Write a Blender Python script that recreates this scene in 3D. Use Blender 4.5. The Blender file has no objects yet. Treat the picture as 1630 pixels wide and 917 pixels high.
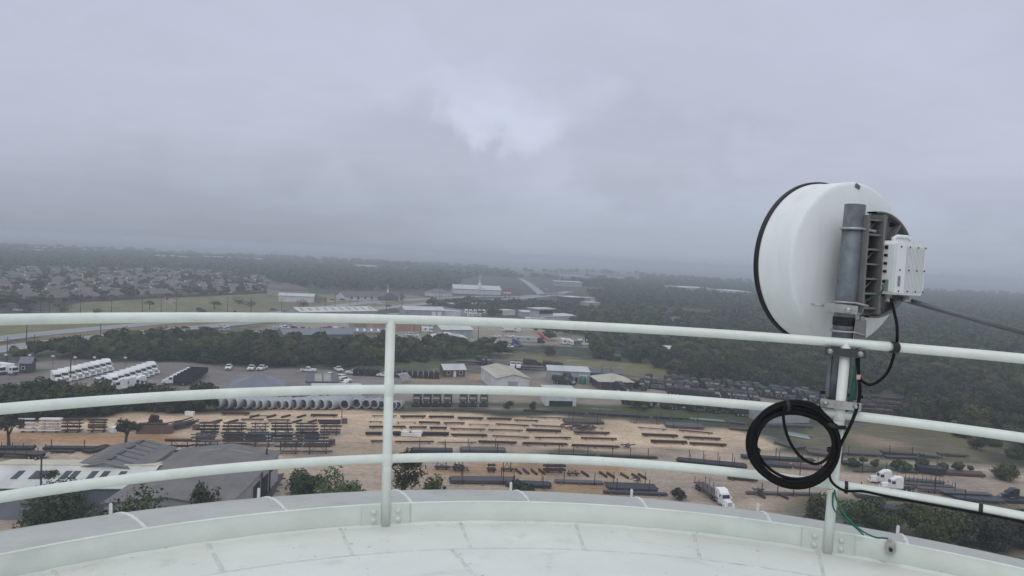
import bpy, math, random
import numpy as np
from mathutils import Vector, Matrix, noise
random.seed(7)
PI = math.pi
R_ = math.radians
sc = bpy.context.scene
COL = sc.collection

# ------------------------------------------------------------------ camera
IW, IH, FPX = 1630.0, 917.0, 1180.0
PITCH, ROLL, EYE = R_(2.542), R_(2.810), 46.0
_cp, _sp, _cr, _sr = math.cos(PITCH), math.sin(PITCH), math.cos(ROLL), math.sin(ROLL)
def ray(px, py):
    xr = (px - IW/2)/FPX; yr = (IH/2 - py)/FPX
    x = xr*_cr - yr*_sr; y = xr*_sr + yr*_cr
    return Vector((x, _cp + y*_sp, -_sp + y*_cp))
def gp(px, py, z=0.0):
    """point of the plane at height z that the photograph shows at this pixel"""
    d = ray(px, py); t = (z - EYE)/d.z
    return Vector((d.x*t, d.y*t, z))
def dp(px, py, depth):
    d = ray(px, py); t = depth/d.y
    return Vector((d.x*t, depth, EYE + d.z*t))
cam = bpy.data.objects.new("camera", bpy.data.cameras.new("camera"))
COL.objects.link(cam)
_fw = Vector((0, _cp, -_sp)); _up = Vector((0, _sp, _cp)); _rt = Vector((1, 0, 0))
ex = _cr*_rt + _sr*_up; ey = -_sr*_rt + _cr*_up
m = Matrix((ex, ey, -_fw)).transposed().to_4x4(); m.translation = Vector((0, 0, EYE))
cam.matrix_world = m
cam.data.sensor_width = 36; cam.data.lens = FPX/IW*36
cam.data.clip_start = 0.05; cam.data.clip_end = 60000
sc.camera = cam

# ------------------------------------------------------------------ materials
def nd(nt, t, **kw):
    n = nt.nodes.new(t)
    for k, v in kw.items(): setattr(n, k, v)
    return n
def ramp(nt, src, pts, interp='LINEAR'):
    r = nd(nt, 'ShaderNodeValToRGB'); r.color_ramp.interpolation = interp
    e = r.color_ramp.elements
    while len(e) < len(pts): e.new(0.5)
    for q, (p, c) in zip(e, pts):
        q.position = p; q.color = (*c, 1) if len(c) == 3 else c
    nt.links.new(src, r.inputs[0]); return r.outputs[0]
def mixc(nt, fac, a, b, blend='MIX'):
    n = nd(nt, 'ShaderNodeMix', data_type='RGBA', blend_type=blend)
    for s, v in ((n.inputs[0], fac), (n.inputs[6], a), (n.inputs[7], b)):
        if isinstance(v, (int, float)): s.default_value = v
        elif isinstance(v, tuple): s.default_value = (*v, 1) if len(v) == 3 else v
        else: nt.links.new(v, s)
    return n.outputs[2]
def mth(nt, op, a, b=None, clamp=False):
    n = nd(nt, 'ShaderNodeMath', operation=op); n.use_clamp = clamp
    for i, v in enumerate((a, b)):
        if v is None: continue
        if isinstance(v, (int, float)): n.inputs[i].default_value = v
        else: nt.links.new(v, n.inputs[i])
    return n.outputs[0]
def tex(nt, scale, detail=4, rough=.55, coord='Object', stretch=None, dist=0.0):
    tc = nd(nt, 'ShaderNodeTexCoord'); src = tc.outputs[coord]
    if stretch:
        mp = nd(nt, 'ShaderNodeMapping'); mp.inputs['Scale'].default_value = stretch
        nt.links.new(src, mp.inputs[0]); src = mp.outputs[0]
    n = nd(nt, 'ShaderNodeTexNoise'); n.inputs['Scale'].default_value = scale
    n.inputs['Detail'].default_value = detail; n.inputs['Roughness'].default_value = rough
    n.inputs['Distortion'].default_value = dist
    nt.links.new(src, n.inputs[0]); return n.outputs[0]
MATS = {}
def mat(name, col, rough=.6, metal=0.0, var=.12, scale=3.0, dirt=None, dirt_scale=1.2, dirt_amt=.5,
        bump=0.0, bump_scale=40.0, coord='Object', stretch=None, spec=.5, rnd=0.0, rough_var=0.0):
    m = bpy.data.materials.new(name); m.use_nodes = True; nt = m.node_tree
    b = nt.nodes['Principled BSDF']
    n = tex(nt, scale, coord=coord, stretch=stretch)
    lo = tuple(max(0, c*(1-var)) for c in col); hi = tuple(min(1, c*(1+var)) for c in col)
    c = ramp(nt, n, [(.3, lo), (.7, hi)])
    if dirt:
        d = tex(nt, dirt_scale, 6, .65, coord=coord, stretch=stretch)
        f = mth(nt, 'MULTIPLY', ramp(nt, d, [(.45, (0, 0, 0)), (.68, (1, 1, 1))]), dirt_amt)
        c = mixc(nt, f, c, dirt)
    if rnd:
        oi = nd(nt, 'ShaderNodeObjectInfo')
        hs = nd(nt, 'ShaderNodeHueSaturation')
        nt.links.new(mth(nt, 'ADD', mth(nt, 'MULTIPLY', oi.outputs['Random'], 2*rnd), 1-rnd), hs.inputs['Value'])
        nt.links.new(mth(nt, 'ADD', mth(nt, 'MULTIPLY', oi.outputs['Random'], -.06*min(1, rnd*3)), .5+.03*min(1, rnd*3)), hs.inputs['Hue'])
        nt.links.new(c, hs.inputs['Color']); c = hs.outputs[0]
    if name in ('rail_paint', 'toe_paint'):
        ch_ = tex(nt, 31, 3, .6); c = mixc(nt, mth(nt, 'MULTIPLY', ramp(nt, ch_, [(.745, (0, 0, 0)), (.77, (1, 1, 1))]), .75), c, (.20, .15, .11))
    nt.links.new(c, b.inputs['Base Color'])
    b.inputs['Roughness'].default_value = rough; b.inputs['Metallic'].default_value = metal
    b.inputs['Specular IOR Level'].default_value = spec
    if rough_var:
        rv = tex(nt, scale*1.7, 5)
        nt.links.new(mth(nt, 'ADD', mth(nt, 'MULTIPLY', rv, rough_var*2), rough-rough_var, True), b.inputs['Roughness'])
    if bump:
        bt = tex(nt, bump_scale, 5); bn = nd(nt, 'ShaderNodeBump'); bn.inputs['Strength'].default_value = bump
        bn.inputs['Distance'].default_value = .02
        nt.links.new(bt, bn.inputs['Height']); nt.links.new(bn.outputs[0], b.inputs['Normal'])
    MATS[name] = m; return m
M = MATS
mat('rail_paint', (.765, .81, .735), .34, var=.06, scale=6, dirt=(.50, .51, .44), dirt_scale=9, dirt_amt=.26, bump=.12, bump_scale=70, rough_var=.12)
mat('toe_paint', (.665, .72, .645), .42, var=.05, scale=3, dirt=(.42, .46, .40), dirt_scale=2.5, dirt_amt=.4, bump=.12, bump_scale=60)
mat('caulk', (.72, .76, .73), .6, var=.08, scale=20, bump=.3, bump_scale=60)
mat('dark_steel', (.06, .06, .062), .5, .3, var=.2, scale=20)
mat('galvanised', (.17, .19, .205), .5, .25, var=.3, scale=14, dirt=(.10, .115, .125), dirt_scale=9, dirt_amt=.7, bump=.1)
mat('cast_alloy', (.23, .22, .215), .55, .35, var=.14, scale=9, bump=.15, bump_scale=80)
mat('radome', (.85, .87, .86), .38, var=.03, scale=2, dirt=(.64, .66, .62), dirt_scale=9, dirt_amt=.38, stretch=(1, 1, .16), rough_var=.08)
mat('radio_white', (.80, .82, .80), .4, var=.03, scale=8)
mat('zinc_bolt', (.45, .44, .42), .4, .7, var=.2, scale=30)
mat('black_rubber', (.012, .012, .014), .5, var=.3, scale=20)
mat('cable_black', (.006, .006, .007), .6, var=.3, scale=10, spec=.2)
mat('green_wire', (.01, .12, .075), .45, var=.2, scale=10)
mat('label_grey', (.25, .25, .26), .6, var=.5, scale=260)
mat('tape_pink', (.62, .35, .3), .6)
mat('strut_alloy', (.15, .16, .17), .5, .3, var=.15, scale=12)

# shell of the tank: wet paint, rain streaks running down the dome
def tank_mat(name, col, streak, rough):
    m = bpy.data.materials.new(name); m.use_nodes = True; nt = m.node_tree; b = nt.nodes['Principled BSDF']
    n1 = tex(nt, 1.3, 5, .6); n2 = tex(nt, 9, 5, .6); n3 = tex(nt, 55, 3, .6)
    c = ramp(nt, n1, [(.3, tuple(x*.9 for x in col)), (.7, tuple(min(1, x*1.06) for x in col))])
    c = mixc(nt, mth(nt, 'MULTIPLY', ramp(nt, n2, [(.5, (0, 0, 0)), (.72, (1, 1, 1))]), .35), c, streak)
    c = mixc(nt, mth(nt, 'MULTIPLY', ramp(nt, n3, [(.66, (0, 0, 0)), (.74, (1, 1, 1))]), .28), c, tuple(x*.6 for x in streak))
    n4 = tex(nt, 3.1, 6, .7, dist=1.2); c = mixc(nt, mth(nt, 'MULTIPLY', ramp(nt, n4, [(.54, (0, 0, 0)), (.66, (1, 1, 1))]), .38), c, tuple(x*.75 for x in streak))
    n5 = tex(nt, 23, 2, .5); c = mixc(nt, mth(nt, 'MULTIPLY', ramp(nt, n5, [(.70, (0, 0, 0)), (.73, (1, 1, 1))]), .4), c, (.16, .13, .10))
    nt.links.new(c, b.inputs['Base Color'])
    nt.links.new(mth(nt, 'ADD', mth(nt, 'MULTIPLY', n1, .35), rough-.17), b.inputs['Roughness'])
    bn = nd(nt, 'ShaderNodeBump'); bn.inputs['Strength'].default_value = .12; bn.inputs['Distance'].default_value = .01
    nt.links.new(n2, bn.inputs['Height']); nt.links.new(bn.outputs[0], b.inputs['Normal'])
    M[name] = m
tank_mat('shell_paint', (.50, .51, .465), (.38, .385, .34), .50)
tank_mat('roof_paint', (.75, .775, .715), (.65, .67, .60), .40)

# ------------------------------------------------------------------ mesh helpers
class MB:
    def __init__(s): s.v = []; s.f = []; s.sm = []
    def add(s, vs, fs, smooth=False):
        o = len(s.v); s.v += [tuple(v) for v in vs]; s.f += [tuple(i+o for i in f) for f in fs]; s.sm += [smooth]*len(fs); return s
    def box(s, c, d, rz=0, taper=0.0, M4=None):
        x, y, z = d[0]/2, d[1]/2, d[2]/2; t = 1-taper
        vs = [(-x, -y, -z), (x, -y, -z), (x, y, -z), (-x, y, -z), (-x*t, -y*t, z), (x*t, -y*t, z), (x*t, y*t, z), (-x*t, y*t, z)]
        if rz:
            k, q = math.cos(rz), math.sin(rz); vs = [(a*k-b*q, a*q+b*k, h) for a, b, h in vs]
        vs = [(a+c[0], b+c[1], h+c[2]) for a, b, h in vs]
        if M4 is not None: vs = [M4 @ Vector(v) for v in vs]
        return s.add(vs, [(3, 2, 1, 0), (4, 5, 6, 7), (0, 1, 5, 4), (1, 2, 6, 5), (2, 3, 7, 6), (3, 0, 4, 7)])
    def tube(s, pts, r, n=8, closed=False, caps=True, smooth=True):
        pts = [Vector(p) for p in pts]; N = len(pts); rs = r if isinstance(r, (list, tuple)) else [r]*N
        vs = []; a = None
        for i, p in enumerate(pts):
            if closed: t = pts[(i+1) % N]-pts[i-1]
            else: t = pts[min(i+1, N-1)]-pts[max(i-1, 0)]
            t.normalize()
            if a is None:
                a = Vector((0, 0, 1)) if abs(t.z) < .9 else Vector((1, 0, 0))
            a = (a - t*a.dot(t)); a.normalize(); b = t.cross(a)
            for k in range(n):
                w = 2*PI*k/n; vs.append(p + (a*math.cos(w)+b*math.sin(w))*rs[i])
        fs = []
        for i in range(N if closed else N-1):
            j = (i+1) % N
            for k in range(n):
                l = (k+1) % n; fs.append((i*n+k, i*n+l, j*n+l, j*n+k))
        o = len(s.v); s.add(vs, fs, smooth)
        if caps and not closed:
            s.f.append(tuple(o+k for k in reversed(range(n)))); s.f.append(tuple(o+(N-1)*n+k for k in range(n))); s.sm += [False]*2
        return s
    def lathe(s, prof, n=24, M4=None, smooth=True, a0=0, a1=2*PI):
        full = abs(a1-a0-2*PI) < 1e-6; K = n if full else n+1; vs = []
        for r, z in prof:
            for k in range(K):
                w = a0+(a1-a0)*k/n; v = Vector((r*math.cos(w), r*math.sin(w), z)); vs.append(M4 @ v if M4 is not None else v)
        fs = []
        for i in range(len(prof)-1):
            for k in range(n):
                l = (k+1) % K; fs.append((i*K+k, i*K+l, (i+1)*K+l, (i+1)*K+k))
        return s.add(vs, fs, smooth)
    def prism(s, poly, z0, z1, M4=None):
        n = len(poly); vs = [(x, y, z0) for x, y in poly]+[(x, y, z1) for x, y in poly]
        if M4 is not None: vs = [M4 @ Vector(v) for v in vs]
        return s.add(vs, [tuple(reversed(range(n))), tuple(range(n, 2*n))]+[(i, (i+1) % n, n+(i+1) % n, n+i) for i in range(n)])
    def side(s, prof, y0, y1):
        """profile in x-z extruded along y"""
        n = len(prof); vs = [(x, y0, z) for x, z in prof]+[(x, y1, z) for x, z in prof]
        return s.add(vs, [tuple(range(n)), tuple(reversed(range(n, 2*n)))]+[((i+1) % n, i, n+i, n+(i+1) % n) for i in range(n)])
    def end(s, prof, x0, x1):
        """profile in y-z extruded along x"""
        n = len(prof); vs = [(x0, y, z) for y, z in prof]+[(x1, y, z) for y, z in prof]
        return s.add(vs, [tuple(reversed(range(n))), tuple(range(n, 2*n))]+[(i, (i+1) % n, n+(i+1) % n, n+i) for i in range(n)])
    def mesh(s, name):
        me = bpy.data.meshes.new(name); me.from_pydata(s.v, [], s.f)
        me.polygons.foreach_set('use_smooth', s.sm); me.update(); return me
def bevel(o, w=.02, seg=2):
    b = o.modifiers.new('bevel', 'BEVEL'); b.width = w; b.segments = seg; b.limit_method = 'ANGLE'; return o
def mobj(mb, name, material, parent=None, label=None):
    o = bpy.data.objects.new(name, mb.mesh(name) if isinstance(mb, MB) else mb); COL.objects.link(o)
    o.data.materials.append(M[material] if isinstance(material, str) else material)
    if parent is not None: o.parent = parent
    if label: o['label'] = label
    return o
part = mobj
def tag(o, label, cat, group=None):
    o['label'] = label; o['category'] = cat
    if group: o['group'] = group
    return o
def thing(name, label, cat, loc=(0, 0, 0), rz=0, group=None):
    o = bpy.data.objects.new(name, None); COL.objects.link(o); o.empty_display_size = .2
    o.location = loc; o.rotation_euler = (0, 0, rz); return tag(o, label, cat, group)
def single(mb, name, material, label, cat, loc=(0, 0, 0), rz=0, group=None):
    o = mobj(mb, name, material); o.location = loc; o.rotation_euler = (0, 0, rz); return tag(o, label, cat, group)
def struct(mb, name, material, kind='structure'):
    o = mobj(mb, name, material); o['kind'] = kind; return o
KIDS = {}
def copy_tree(o, parent=None):
    c = o.copy(); COL.objects.link(c)
    if parent is not None: c.parent = parent
    if o.name not in KIDS: KIDS[o.name] = list(o.children)
    for ch in KIDS[o.name]: copy_tree(ch, c)
    return c
USED = set()
def place(proto, loc, rz, label, cat=None, group=None, s=1.0):
    """the first call moves the prototype itself, later calls copy it with its parts"""
    if proto.name in USED: o = copy_tree(proto)
    else: USED.add(proto.name); KIDS[proto.name] = list(proto.children); o = proto
    o.location = loc; o.rotation_euler = (0, 0, rz)
    o.scale = (s, s, s) if isinstance(s, (int, float)) else s
    o['label'] = label
    if cat: o['category'] = cat
    if group: o['group'] = group
    return o
ORD = 'first second third fourth fifth sixth seventh eighth ninth tenth eleventh twelfth thirteenth fourteenth fifteenth sixteenth seventeenth eighteenth nineteenth twentieth'.split()
ORD += ['twenty-'+o for o in ORD[:9]]+['thirtieth']+['thirty-'+o for o in ORD[:9]]
def yaw(a, b): return math.atan2(b.y-a.y, b.x-a.x)

# ------------------------------------------------------------------ sky, sun, haze
w = bpy.data.worlds.new("World"); sc.world = w; w.use_nodes = True; nt = w.node_tree
for n in list(nt.nodes): nt.nodes.remove(n)
out = nd(nt, 'ShaderNodeOutputWorld')
SUN_EL, SUN_AZ = R_(50), R_(200)
sky = nd(nt, 'ShaderNodeTexSky', sky_type='NISHITA'); sky.sun_disc = False
sky.sun_elevation = SUN_EL; sky.sun_rotation = SUN_AZ
bgs = nd(nt, 'ShaderNodeBackground'); bgs.inputs[1].default_value = .1
nt.links.new(sky.outputs[0], bgs.inputs[0])
tc = nd(nt, 'ShaderNodeTexCoord'); sx = nd(nt, 'ShaderNodeSeparateXYZ'); nt.links.new(tc.outputs['Generated'], sx.inputs[0])
X, Y, Z = sx.outputs
el = mth(nt, 'ADD', mth(nt, 'MULTIPLY', Z, .5), .5)          # 0..1, horizon at .5
base = ramp(nt, el, [(.0, (.25, .27, .31)), (.49, (.285, .305, .36)), (.507, (.35, .395, .48)), (.53, (.41, .455, .555)), (.567, (.515, .555, .668)),
                     (.627, (.525, .568, .69)), (.667, (.53, .58, .695)), (1.0, (.86, .90, .98))])
# cloud deck seen in perspective
zz = mth(nt, 'ADD', mth(nt, 'ABSOLUTE', Z), .16)
cv = nd(nt, 'ShaderNodeCombineXYZ')
nt.links.new(mth(nt, 'DIVIDE', X, zz), cv.inputs[0]); nt.links.new(mth(nt, 'DIVIDE', Y, zz), cv.inputs[1])
def wn(scale, detail, off, dist=.4):
    mp = nd(nt, 'ShaderNodeMapping'); mp.inputs['Location'].default_value = off
    nt.links.new(cv.outputs[0], mp.inputs[0])
    n = nd(nt, 'ShaderNodeTexNoise'); n.inputs['Scale'].default_value = scale; n.inputs['Detail'].default_value = detail
    n.inputs['Roughness'].default_value = .5; n.inputs['Distortion'].default_value = dist
    nt.links.new(mp.outputs[0], n.inputs[0]); return n.outputs[0]
n1 = wn(.55, 3, (3.1, 1.7, 0)); n2 = wn(1.6, 4, (9, 4, 2))
cl = mth(nt, 'ADD', mth(nt, 'MULTIPLY', ramp(nt, n1, [(.3, (0, 0, 0)), (.7, (1, 1, 1))]), .11), mth(nt, 'MULTIPLY', n2, .06))
n3 = wn(4.5, 5, (2, 8, 5), .9)
cl = mth(nt, 'ADD', cl, mth(nt, 'MULTIPLY', n3, .09))
cl = mth(nt, 'ADD', cl, .87)
# a thinner funnel-shaped gap between two darker banks
yy = mth(nt, 'MAXIMUM', Y, .02)
U = mth(nt, 'DIVIDE', X, yy); V = mth(nt, 'DIVIDE', Z, yy)
nw = nd(nt, 'ShaderNodeTexNoise'); nw.inputs['Scale'].default_value = 10; nw.inputs['Detail'].default_value = 5
nt.links.new(tc.outputs['Generated'], nw.inputs[0])
wob = mth(nt, 'SUBTRACT', nw.outputs[0], .5)
Uw = mth(nt, 'ADD', U, mth(nt, 'MULTIPLY', wob, .27)); Vw = mth(nt, 'ADD', V, mth(nt, 'MULTIPLY', wob, .17))
def smooth(x, a, b):
    n = nd(nt, 'ShaderNodeMapRange', interpolation_type='SMOOTHSTEP'); n.inputs[1].default_value = a; n.inputs[2].default_value = b
    nt.links.new(x, n.inputs[0]); return n.outputs[0]
GU, GV = .002, .122     # foot of the funnel
hgt = mth(nt, 'MAXIMUM', mth(nt, 'SUBTRACT', Vw, GV), 0.0)
lft = mth(nt, 'LESS_THAN', Uw, GU)
wid = mth(nt, 'ADD', mth(nt, 'MULTIPLY', hgt, mth(nt, 'ADD', mth(nt, 'MULTIPLY', lft, .65), 1.0)), .014)
du = mth(nt, 'ABSOLUTE', mth(nt, 'SUBTRACT', Uw, GU))
rel = mth(nt, 'DIVIDE', du, wid)
gap = mth(nt, 'MULTIPLY', smooth(rel, 1.35, .5), smooth(Vw, .118, .163))
gap = mth(nt, 'MULTIPLY', gap, smooth(Vw, .25, .18))
def bank(u, v, ru, rv):
    a = mth(nt, 'POWER', mth(nt, 'DIVIDE', mth(nt, 'SUBTRACT', Uw, u), ru), 2); b = mth(nt, 'POWER', mth(nt, 'DIVIDE', mth(nt, 'SUBTRACT', Vw, v), rv), 2)
    return smooth(mth(nt, 'SQRT', mth(nt, 'ADD', a, b)), 1.0, .45)
dk = mth(nt, 'ADD', mth(nt, 'MULTIPLY', bank(-.15, .12, .21, .085), .085), mth(nt, 'MULTIPLY', bank(.19, .14, .19, .098), .085))
dk = mth(nt, 'ADD', dk, mth(nt, 'MULTIPLY', bank(-.60, .0, .65, .15), .06))
dk = mth(nt, 'SUBTRACT', dk, mth(nt, 'MULTIPLY', bank(.30, .02, .5, .12), .10))
mul = mth(nt, 'SUBTRACT', mth(nt, 'ADD', cl, mth(nt, 'MULTIPLY', gap, .17)), dk)
front = mth(nt, 'GREATER_THAN', Y, .02)
mul = mth(nt, 'ADD', mth(nt, 'MULTIPLY', mul, front), mth(nt, 'MULTIPLY', cl, mth(nt, 'SUBTRACT', 1.0, front)))
vm = nd(nt, 'ShaderNodeVectorMath', operation='SCALE'); nt.links.new(base, vm.inputs[0]); nt.links.new(mul, vm.inputs['Scale'])
bgc = nd(nt, 'ShaderNodeBackground'); bgc.inputs[1].default_value = 1.0; nt.links.new(vm.outputs[0], bgc.inputs[0])
mx = nd(nt, 'ShaderNodeMixShader'); mx.inputs[0].default_value = .95
nt.links.new(bgs.outputs[0], mx.inputs[1]); nt.links.new(bgc.outputs[0], mx.inputs[2]); nt.links.new(mx.outputs[0], out.inputs[0])

sun = bpy.data.objects.new('sun', bpy.data.lights.new('sun', 'SUN')); COL.objects.link(sun)
sun.data.energy = .6; sun.data.angle = R_(40); sun.data.color = (1, .97, .93)
sun.rotation_euler = (PI/2-SUN_EL, 0, PI-SUN_AZ)
sc.view_settings.view_transform = 'Standard'; sc.view_settings.look = 'None'
sc.view_settings.exposure = 0; sc.view_settings.gamma = 1; sc.view_settings.use_curve_mapping = False
sc.cycles.max_bounces = 6; sc.cycles.diffuse_bounces = 2; sc.cycles.glossy_bounces = 2; sc.cycles.transparent_max_bounces = 8
sc.cycles.volume_bounces = 1; sc.cycles.use_denoising = True
sc.cycles.caustics_reflective = False; sc.cycles.caustics_refractive = False
HAZE = .00052
if HAZE:
    hb = struct(MB().box((0, 0, 23.4), (26000, 26000, 51.2)), 'haze', bpy.data.materials.new('haze_air'), 'stuff')
    hm = hb.data.materials[0]; hm.use_nodes = True; hn = hm.node_tree
    for n in list(hn.nodes): hn.nodes.remove(n)
    ho = nd(hn, 'ShaderNodeOutputMaterial'); pv = nd(hn, 'ShaderNodeVolumePrincipled')
    pv.inputs['Color'].default_value = (.80, .86, .94, 1); pv.inputs['Density'].default_value = HAZE; pv.inputs['Anisotropy'].default_value = .1
    hn.links.new(pv.outputs[0], ho.inputs['Volume'])
# ================================================================== water tank
RC = Vector((.417, .356, 0)); RR = 3.5175          # centre and radius of the ring of the guardrail
ZB, ZT = EYE-1.411, EYE-1.300                        # foot and top of the kick plate
ZR = [EYE-.3526, EYE-.7082, EYE-1.0638]
def ring(th, r, z): return Vector((RC.x+r*math.sin(th), RC.y+r*math.cos(th), z))
SA, SB = .115, .062                                # slope and curvature of the dome outside the ring
def dome_z(r):
    if r <= RR:
        s0 = SA*.8; t = RR-r; return ZB + s0*(RR*RR-r*r)/(2*RR)
    t = r-RR; return ZB - SA*t - SB*t*t
mat('roof_seam', (.66, .69, .63), .6, var=.15, scale=14, dirt=(.42, .43, .39), dirt_scale=17, dirt_amt=.6)
tank = thing('water_tank', 'tall pale painted steel water tank whose wet dome carries the ring railing', 'water tank', (RC.x, RC.y, 0))
loc0 = Vector((RC.x, RC.y, 0))
# outer shell: dome shoulder continues as a circle down to the stem
prof = [(RR-.35, dome_z(RR-.35)-.012)]
for i in range(0, 46): r = RR+ i*.08; prof.append((r, dome_z(r)))
r, z = prof[-1]; ang = math.atan(SA+2*SB*(r-RR)); rad = 5.6
while ang < PI*.93:
    ang += R_(4); r += math.cos(ang)*rad*R_(4); z -= math.sin(ang)*rad*R_(4); prof.append((r, z))
prof += [(3.2, z-1.0), (2.2, z-3), (2.0, 8), (2.6, 3), (4.2, 0)]
part(MB().lathe(prof, 180), 'shell', 'shell_paint', tank)
# roof: outer ring of plates, then the next course lapped over it
RL = 3.06
part(MB().lathe([(RR+.004, dome_z(RR)+.003), (3.3, dome_z(3.3)+.003), (RL-.1, dome_z(RL-.1)+.003)], 180), 'roof_plate', 'roof_paint', tank)
part(MB().lathe([(r_, dome_z(r_)+.010) for r_ in (RL, RL-.02, 2.9, 2.6, 2.2, 1.8, 1.3, .8, .4, .02)], 180).lathe([(RL+.0005, dome_z(RL)+.003), (RL+.0005, dome_z(RL)+.010)], 180, smooth=False), 'roof_plate', 'roof_paint', tank)
def strip(th, r0, r1, zf, w, h, n=14, jit=.0, th1=None):
    mb = MB(); vs = []; rnd = random.Random(int(th*1000)+5)
    for i in range(n+1):
        r = r0+(r1-r0)*i/n; t = th+((th1-th)*i/n if th1 is not None else 0); ww = w*(1+rnd.uniform(-jit, jit)); hh = h*(1+rnd.uniform(-jit, jit)); q = ww/2/r; k = rnd.uniform(-jit, jit)*w*.3/r
        for a, hz in ((-1, 0), (-.5, 1), (.5, 1), (1, 0)):
            p = ring(t+a*q+k, r, zf(r)+hh*hz-.001*(hz == 0)) - loc0; vs.append(p)
    fs = [(i*4+k, i*4+k+1, i*4+k+5, i*4+k+4) for i in range(n) for k in range(3)]
    return mb.add(vs, fs, True)
# radial weld seams and lifting lugs
for k in range(36):
    th = R_(-13.4+10*k)
    d = abs((math.degrees(th)+180) % 360-180)
    part(strip(th, RR+.02, RR+5.0, dome_z, .020, .006, 70, .35), 'weld_seam', 'caulk', tank)
    if d < 75:
        part(strip(th+R_(3.1), RL, RR-.02, lambda r: dome_z(r)+.003, .017, .006, 20, .3), 'weld_seam', 'roof_seam', tank)
        lr = RR+2.30; p = ring(th, lr, dome_z(lr)) - loc0
        lug = MB(); Mx = Matrix.Translation(p) @ Matrix.Rotation(-th, 4, 'Z')
        out_ = [(-.011, -.03), (.011, -.03), (.011, .085)] + [(.011*math.cos(a), .085+.011*math.sin(a)) for a in (R_(45), R_(90), R_(135))] + [(-.011, .085)]
        lug.prism(out_, -.006, .006, Mx @ Matrix.Rotation(PI/2, 4, 'X') @ Matrix.Rotation(0, 4, 'Z'))
        part(lug, 'lifting_lug', 'caulk', tank)
part(MB().lathe([(RL+.012, dome_z(RL)+.0035), (RL+.008, dome_z(RL)+.009), (RL-.004, dome_z(RL)+.0125), (RL-.016, dome_z(RL)+.0105)], 180), 'lap_seam', 'roof_seam', tank)
# lap edges of single sheets on the inner course
for (a, r0, b, r1) in ((-12.0, RL-.01, -9.5, 2.2), (27, RL-.01, 24, 2.2), (-37, RL-.01, -30, 2.3), (-52, RL-.01, -45, 2.2), (75, RL-.01, 85, 2.2)):
    part(strip(R_(a), r0, r1, lambda r: dome_z(r)+.0105, .022, .005, 14, .3, R_(b)), 'lap_seam', 'roof_seam', tank)
# sealant bead along the foot of the kick plate
bead = MB(); vs = []; n = 360; rnd = random.Random(3)
for i in range(n):
    a = 2*PI*i/n; j = rnd.uniform(.85, 1.15)
    for r, h in ((RR-.026*j, .004), (RR-.016, .010*j), (RR-.0065, .015*j)): vs.append(ring(a, r, dome_z(RR)+h) - loc0)
bead.add(vs, [(i*3+k, ((i+1) % n)*3+k, ((i+1) % n)*3+k+1, i*3+k+1) for i in range(n) for k in range(2)], True)
part(bead, 'sealant_bead', 'roof_paint', tank)

# ================================================================== guardrail
rail = thing('guardrail', 'pale mint tubular ring railing with three rails round the tank top', 'railing', (RC.x, RC.y, ZB))
lz = Vector((RC.x, RC.y, ZB))
for z in ZR:
    part(MB().tube([ring(2*PI*i/240, RR, z)-lz for i in range(240)], .0232, 14, closed=True), 'rail', 'rail_paint', rail)
tp = MB()
tp.lathe([(RR-.005, .003), (RR-.005, ZT-ZB), (RR+.005, ZT-ZB), (RR+.005, .003)], 240)
part(tp, 'kick_plate', 'toe_paint', rail)
part(MB().tube([ring(2*PI*i/240, RR, ZT+.001)-lz for i in range(240)], .0058, 8, closed=True), 'edge_highlight', 'rail_paint', rail)  # bar added in lighter paint to imitate light caught by the plate's edge
posts = []
for k in range(10):
    th = R_(-16.6 + 36.95*k) if k < 2 else R_(20.3 + (360-36.95)/9*(k-1))
    dth = {0: R_(-.25), 1: R_(.35)}.get(k, 0)
    foot, top = ring(th, RR-.012, ZB+.002), ring(th+dth, RR, ZR[0])
    po = part(MB().tube([foot-lz, foot.lerp(top, .3)-lz, top-lz], .0242, 14), 'post', 'rail_paint', rail)
    posts.append((th, foot, top))
    for zz_ in ZR[1:]:          # weld collar where rail and post meet
        t = (zz_-foot.z)/(top.z-foot.z); c = foot.lerp(top, t)-lz
        part(MB().lathe([(.0248, -.032), (.0275, -.025), (.0295, 0), (.0275, .025), (.0248, .032)], 14, Matrix.Translation(c)), 'weld_collar', 'rail_paint', po)
    # gusset plate with four bolts
    gm = MB(); vs = []
    for a in np.linspace(-.135, .135, 9):
        for r, z in ((RR-.006, .006), (RR-.006, ZT-ZB+.004), (RR-.014, ZT-ZB+.004), (RR-.014, .006)): vs.append(ring(th+a/RR*.9, r, ZB+z)-lz)
    gm.add(vs, [(i*4+k2, i*4+(k2+1) % 4, (i+1)*4+(k2+1) % 4, (i+1)*4+k2) for i in range(8) for k2 in range(4)]+[(3, 2, 1, 0), (32, 33, 34, 35)])
    gp_ = part(gm, 'splice_plate', 'toe_paint', po)
    for a in (-.062, .062):
        for z in (.036, .080):
            c = ring(th+a/RR, RR-.014, ZB+z)-lz
            Mx = Matrix.Translation(c) @ Matrix.Rotation(-(th+a/RR), 4, 'Z') @ Matrix.Rotation(PI/2, 4, 'X')
            part(MB().lathe([(.001, .011), (.010, .0105), (.0125, .008), (.0135, 0)], 10, Mx), 'bolt', 'toe_paint', gp_)

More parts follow.
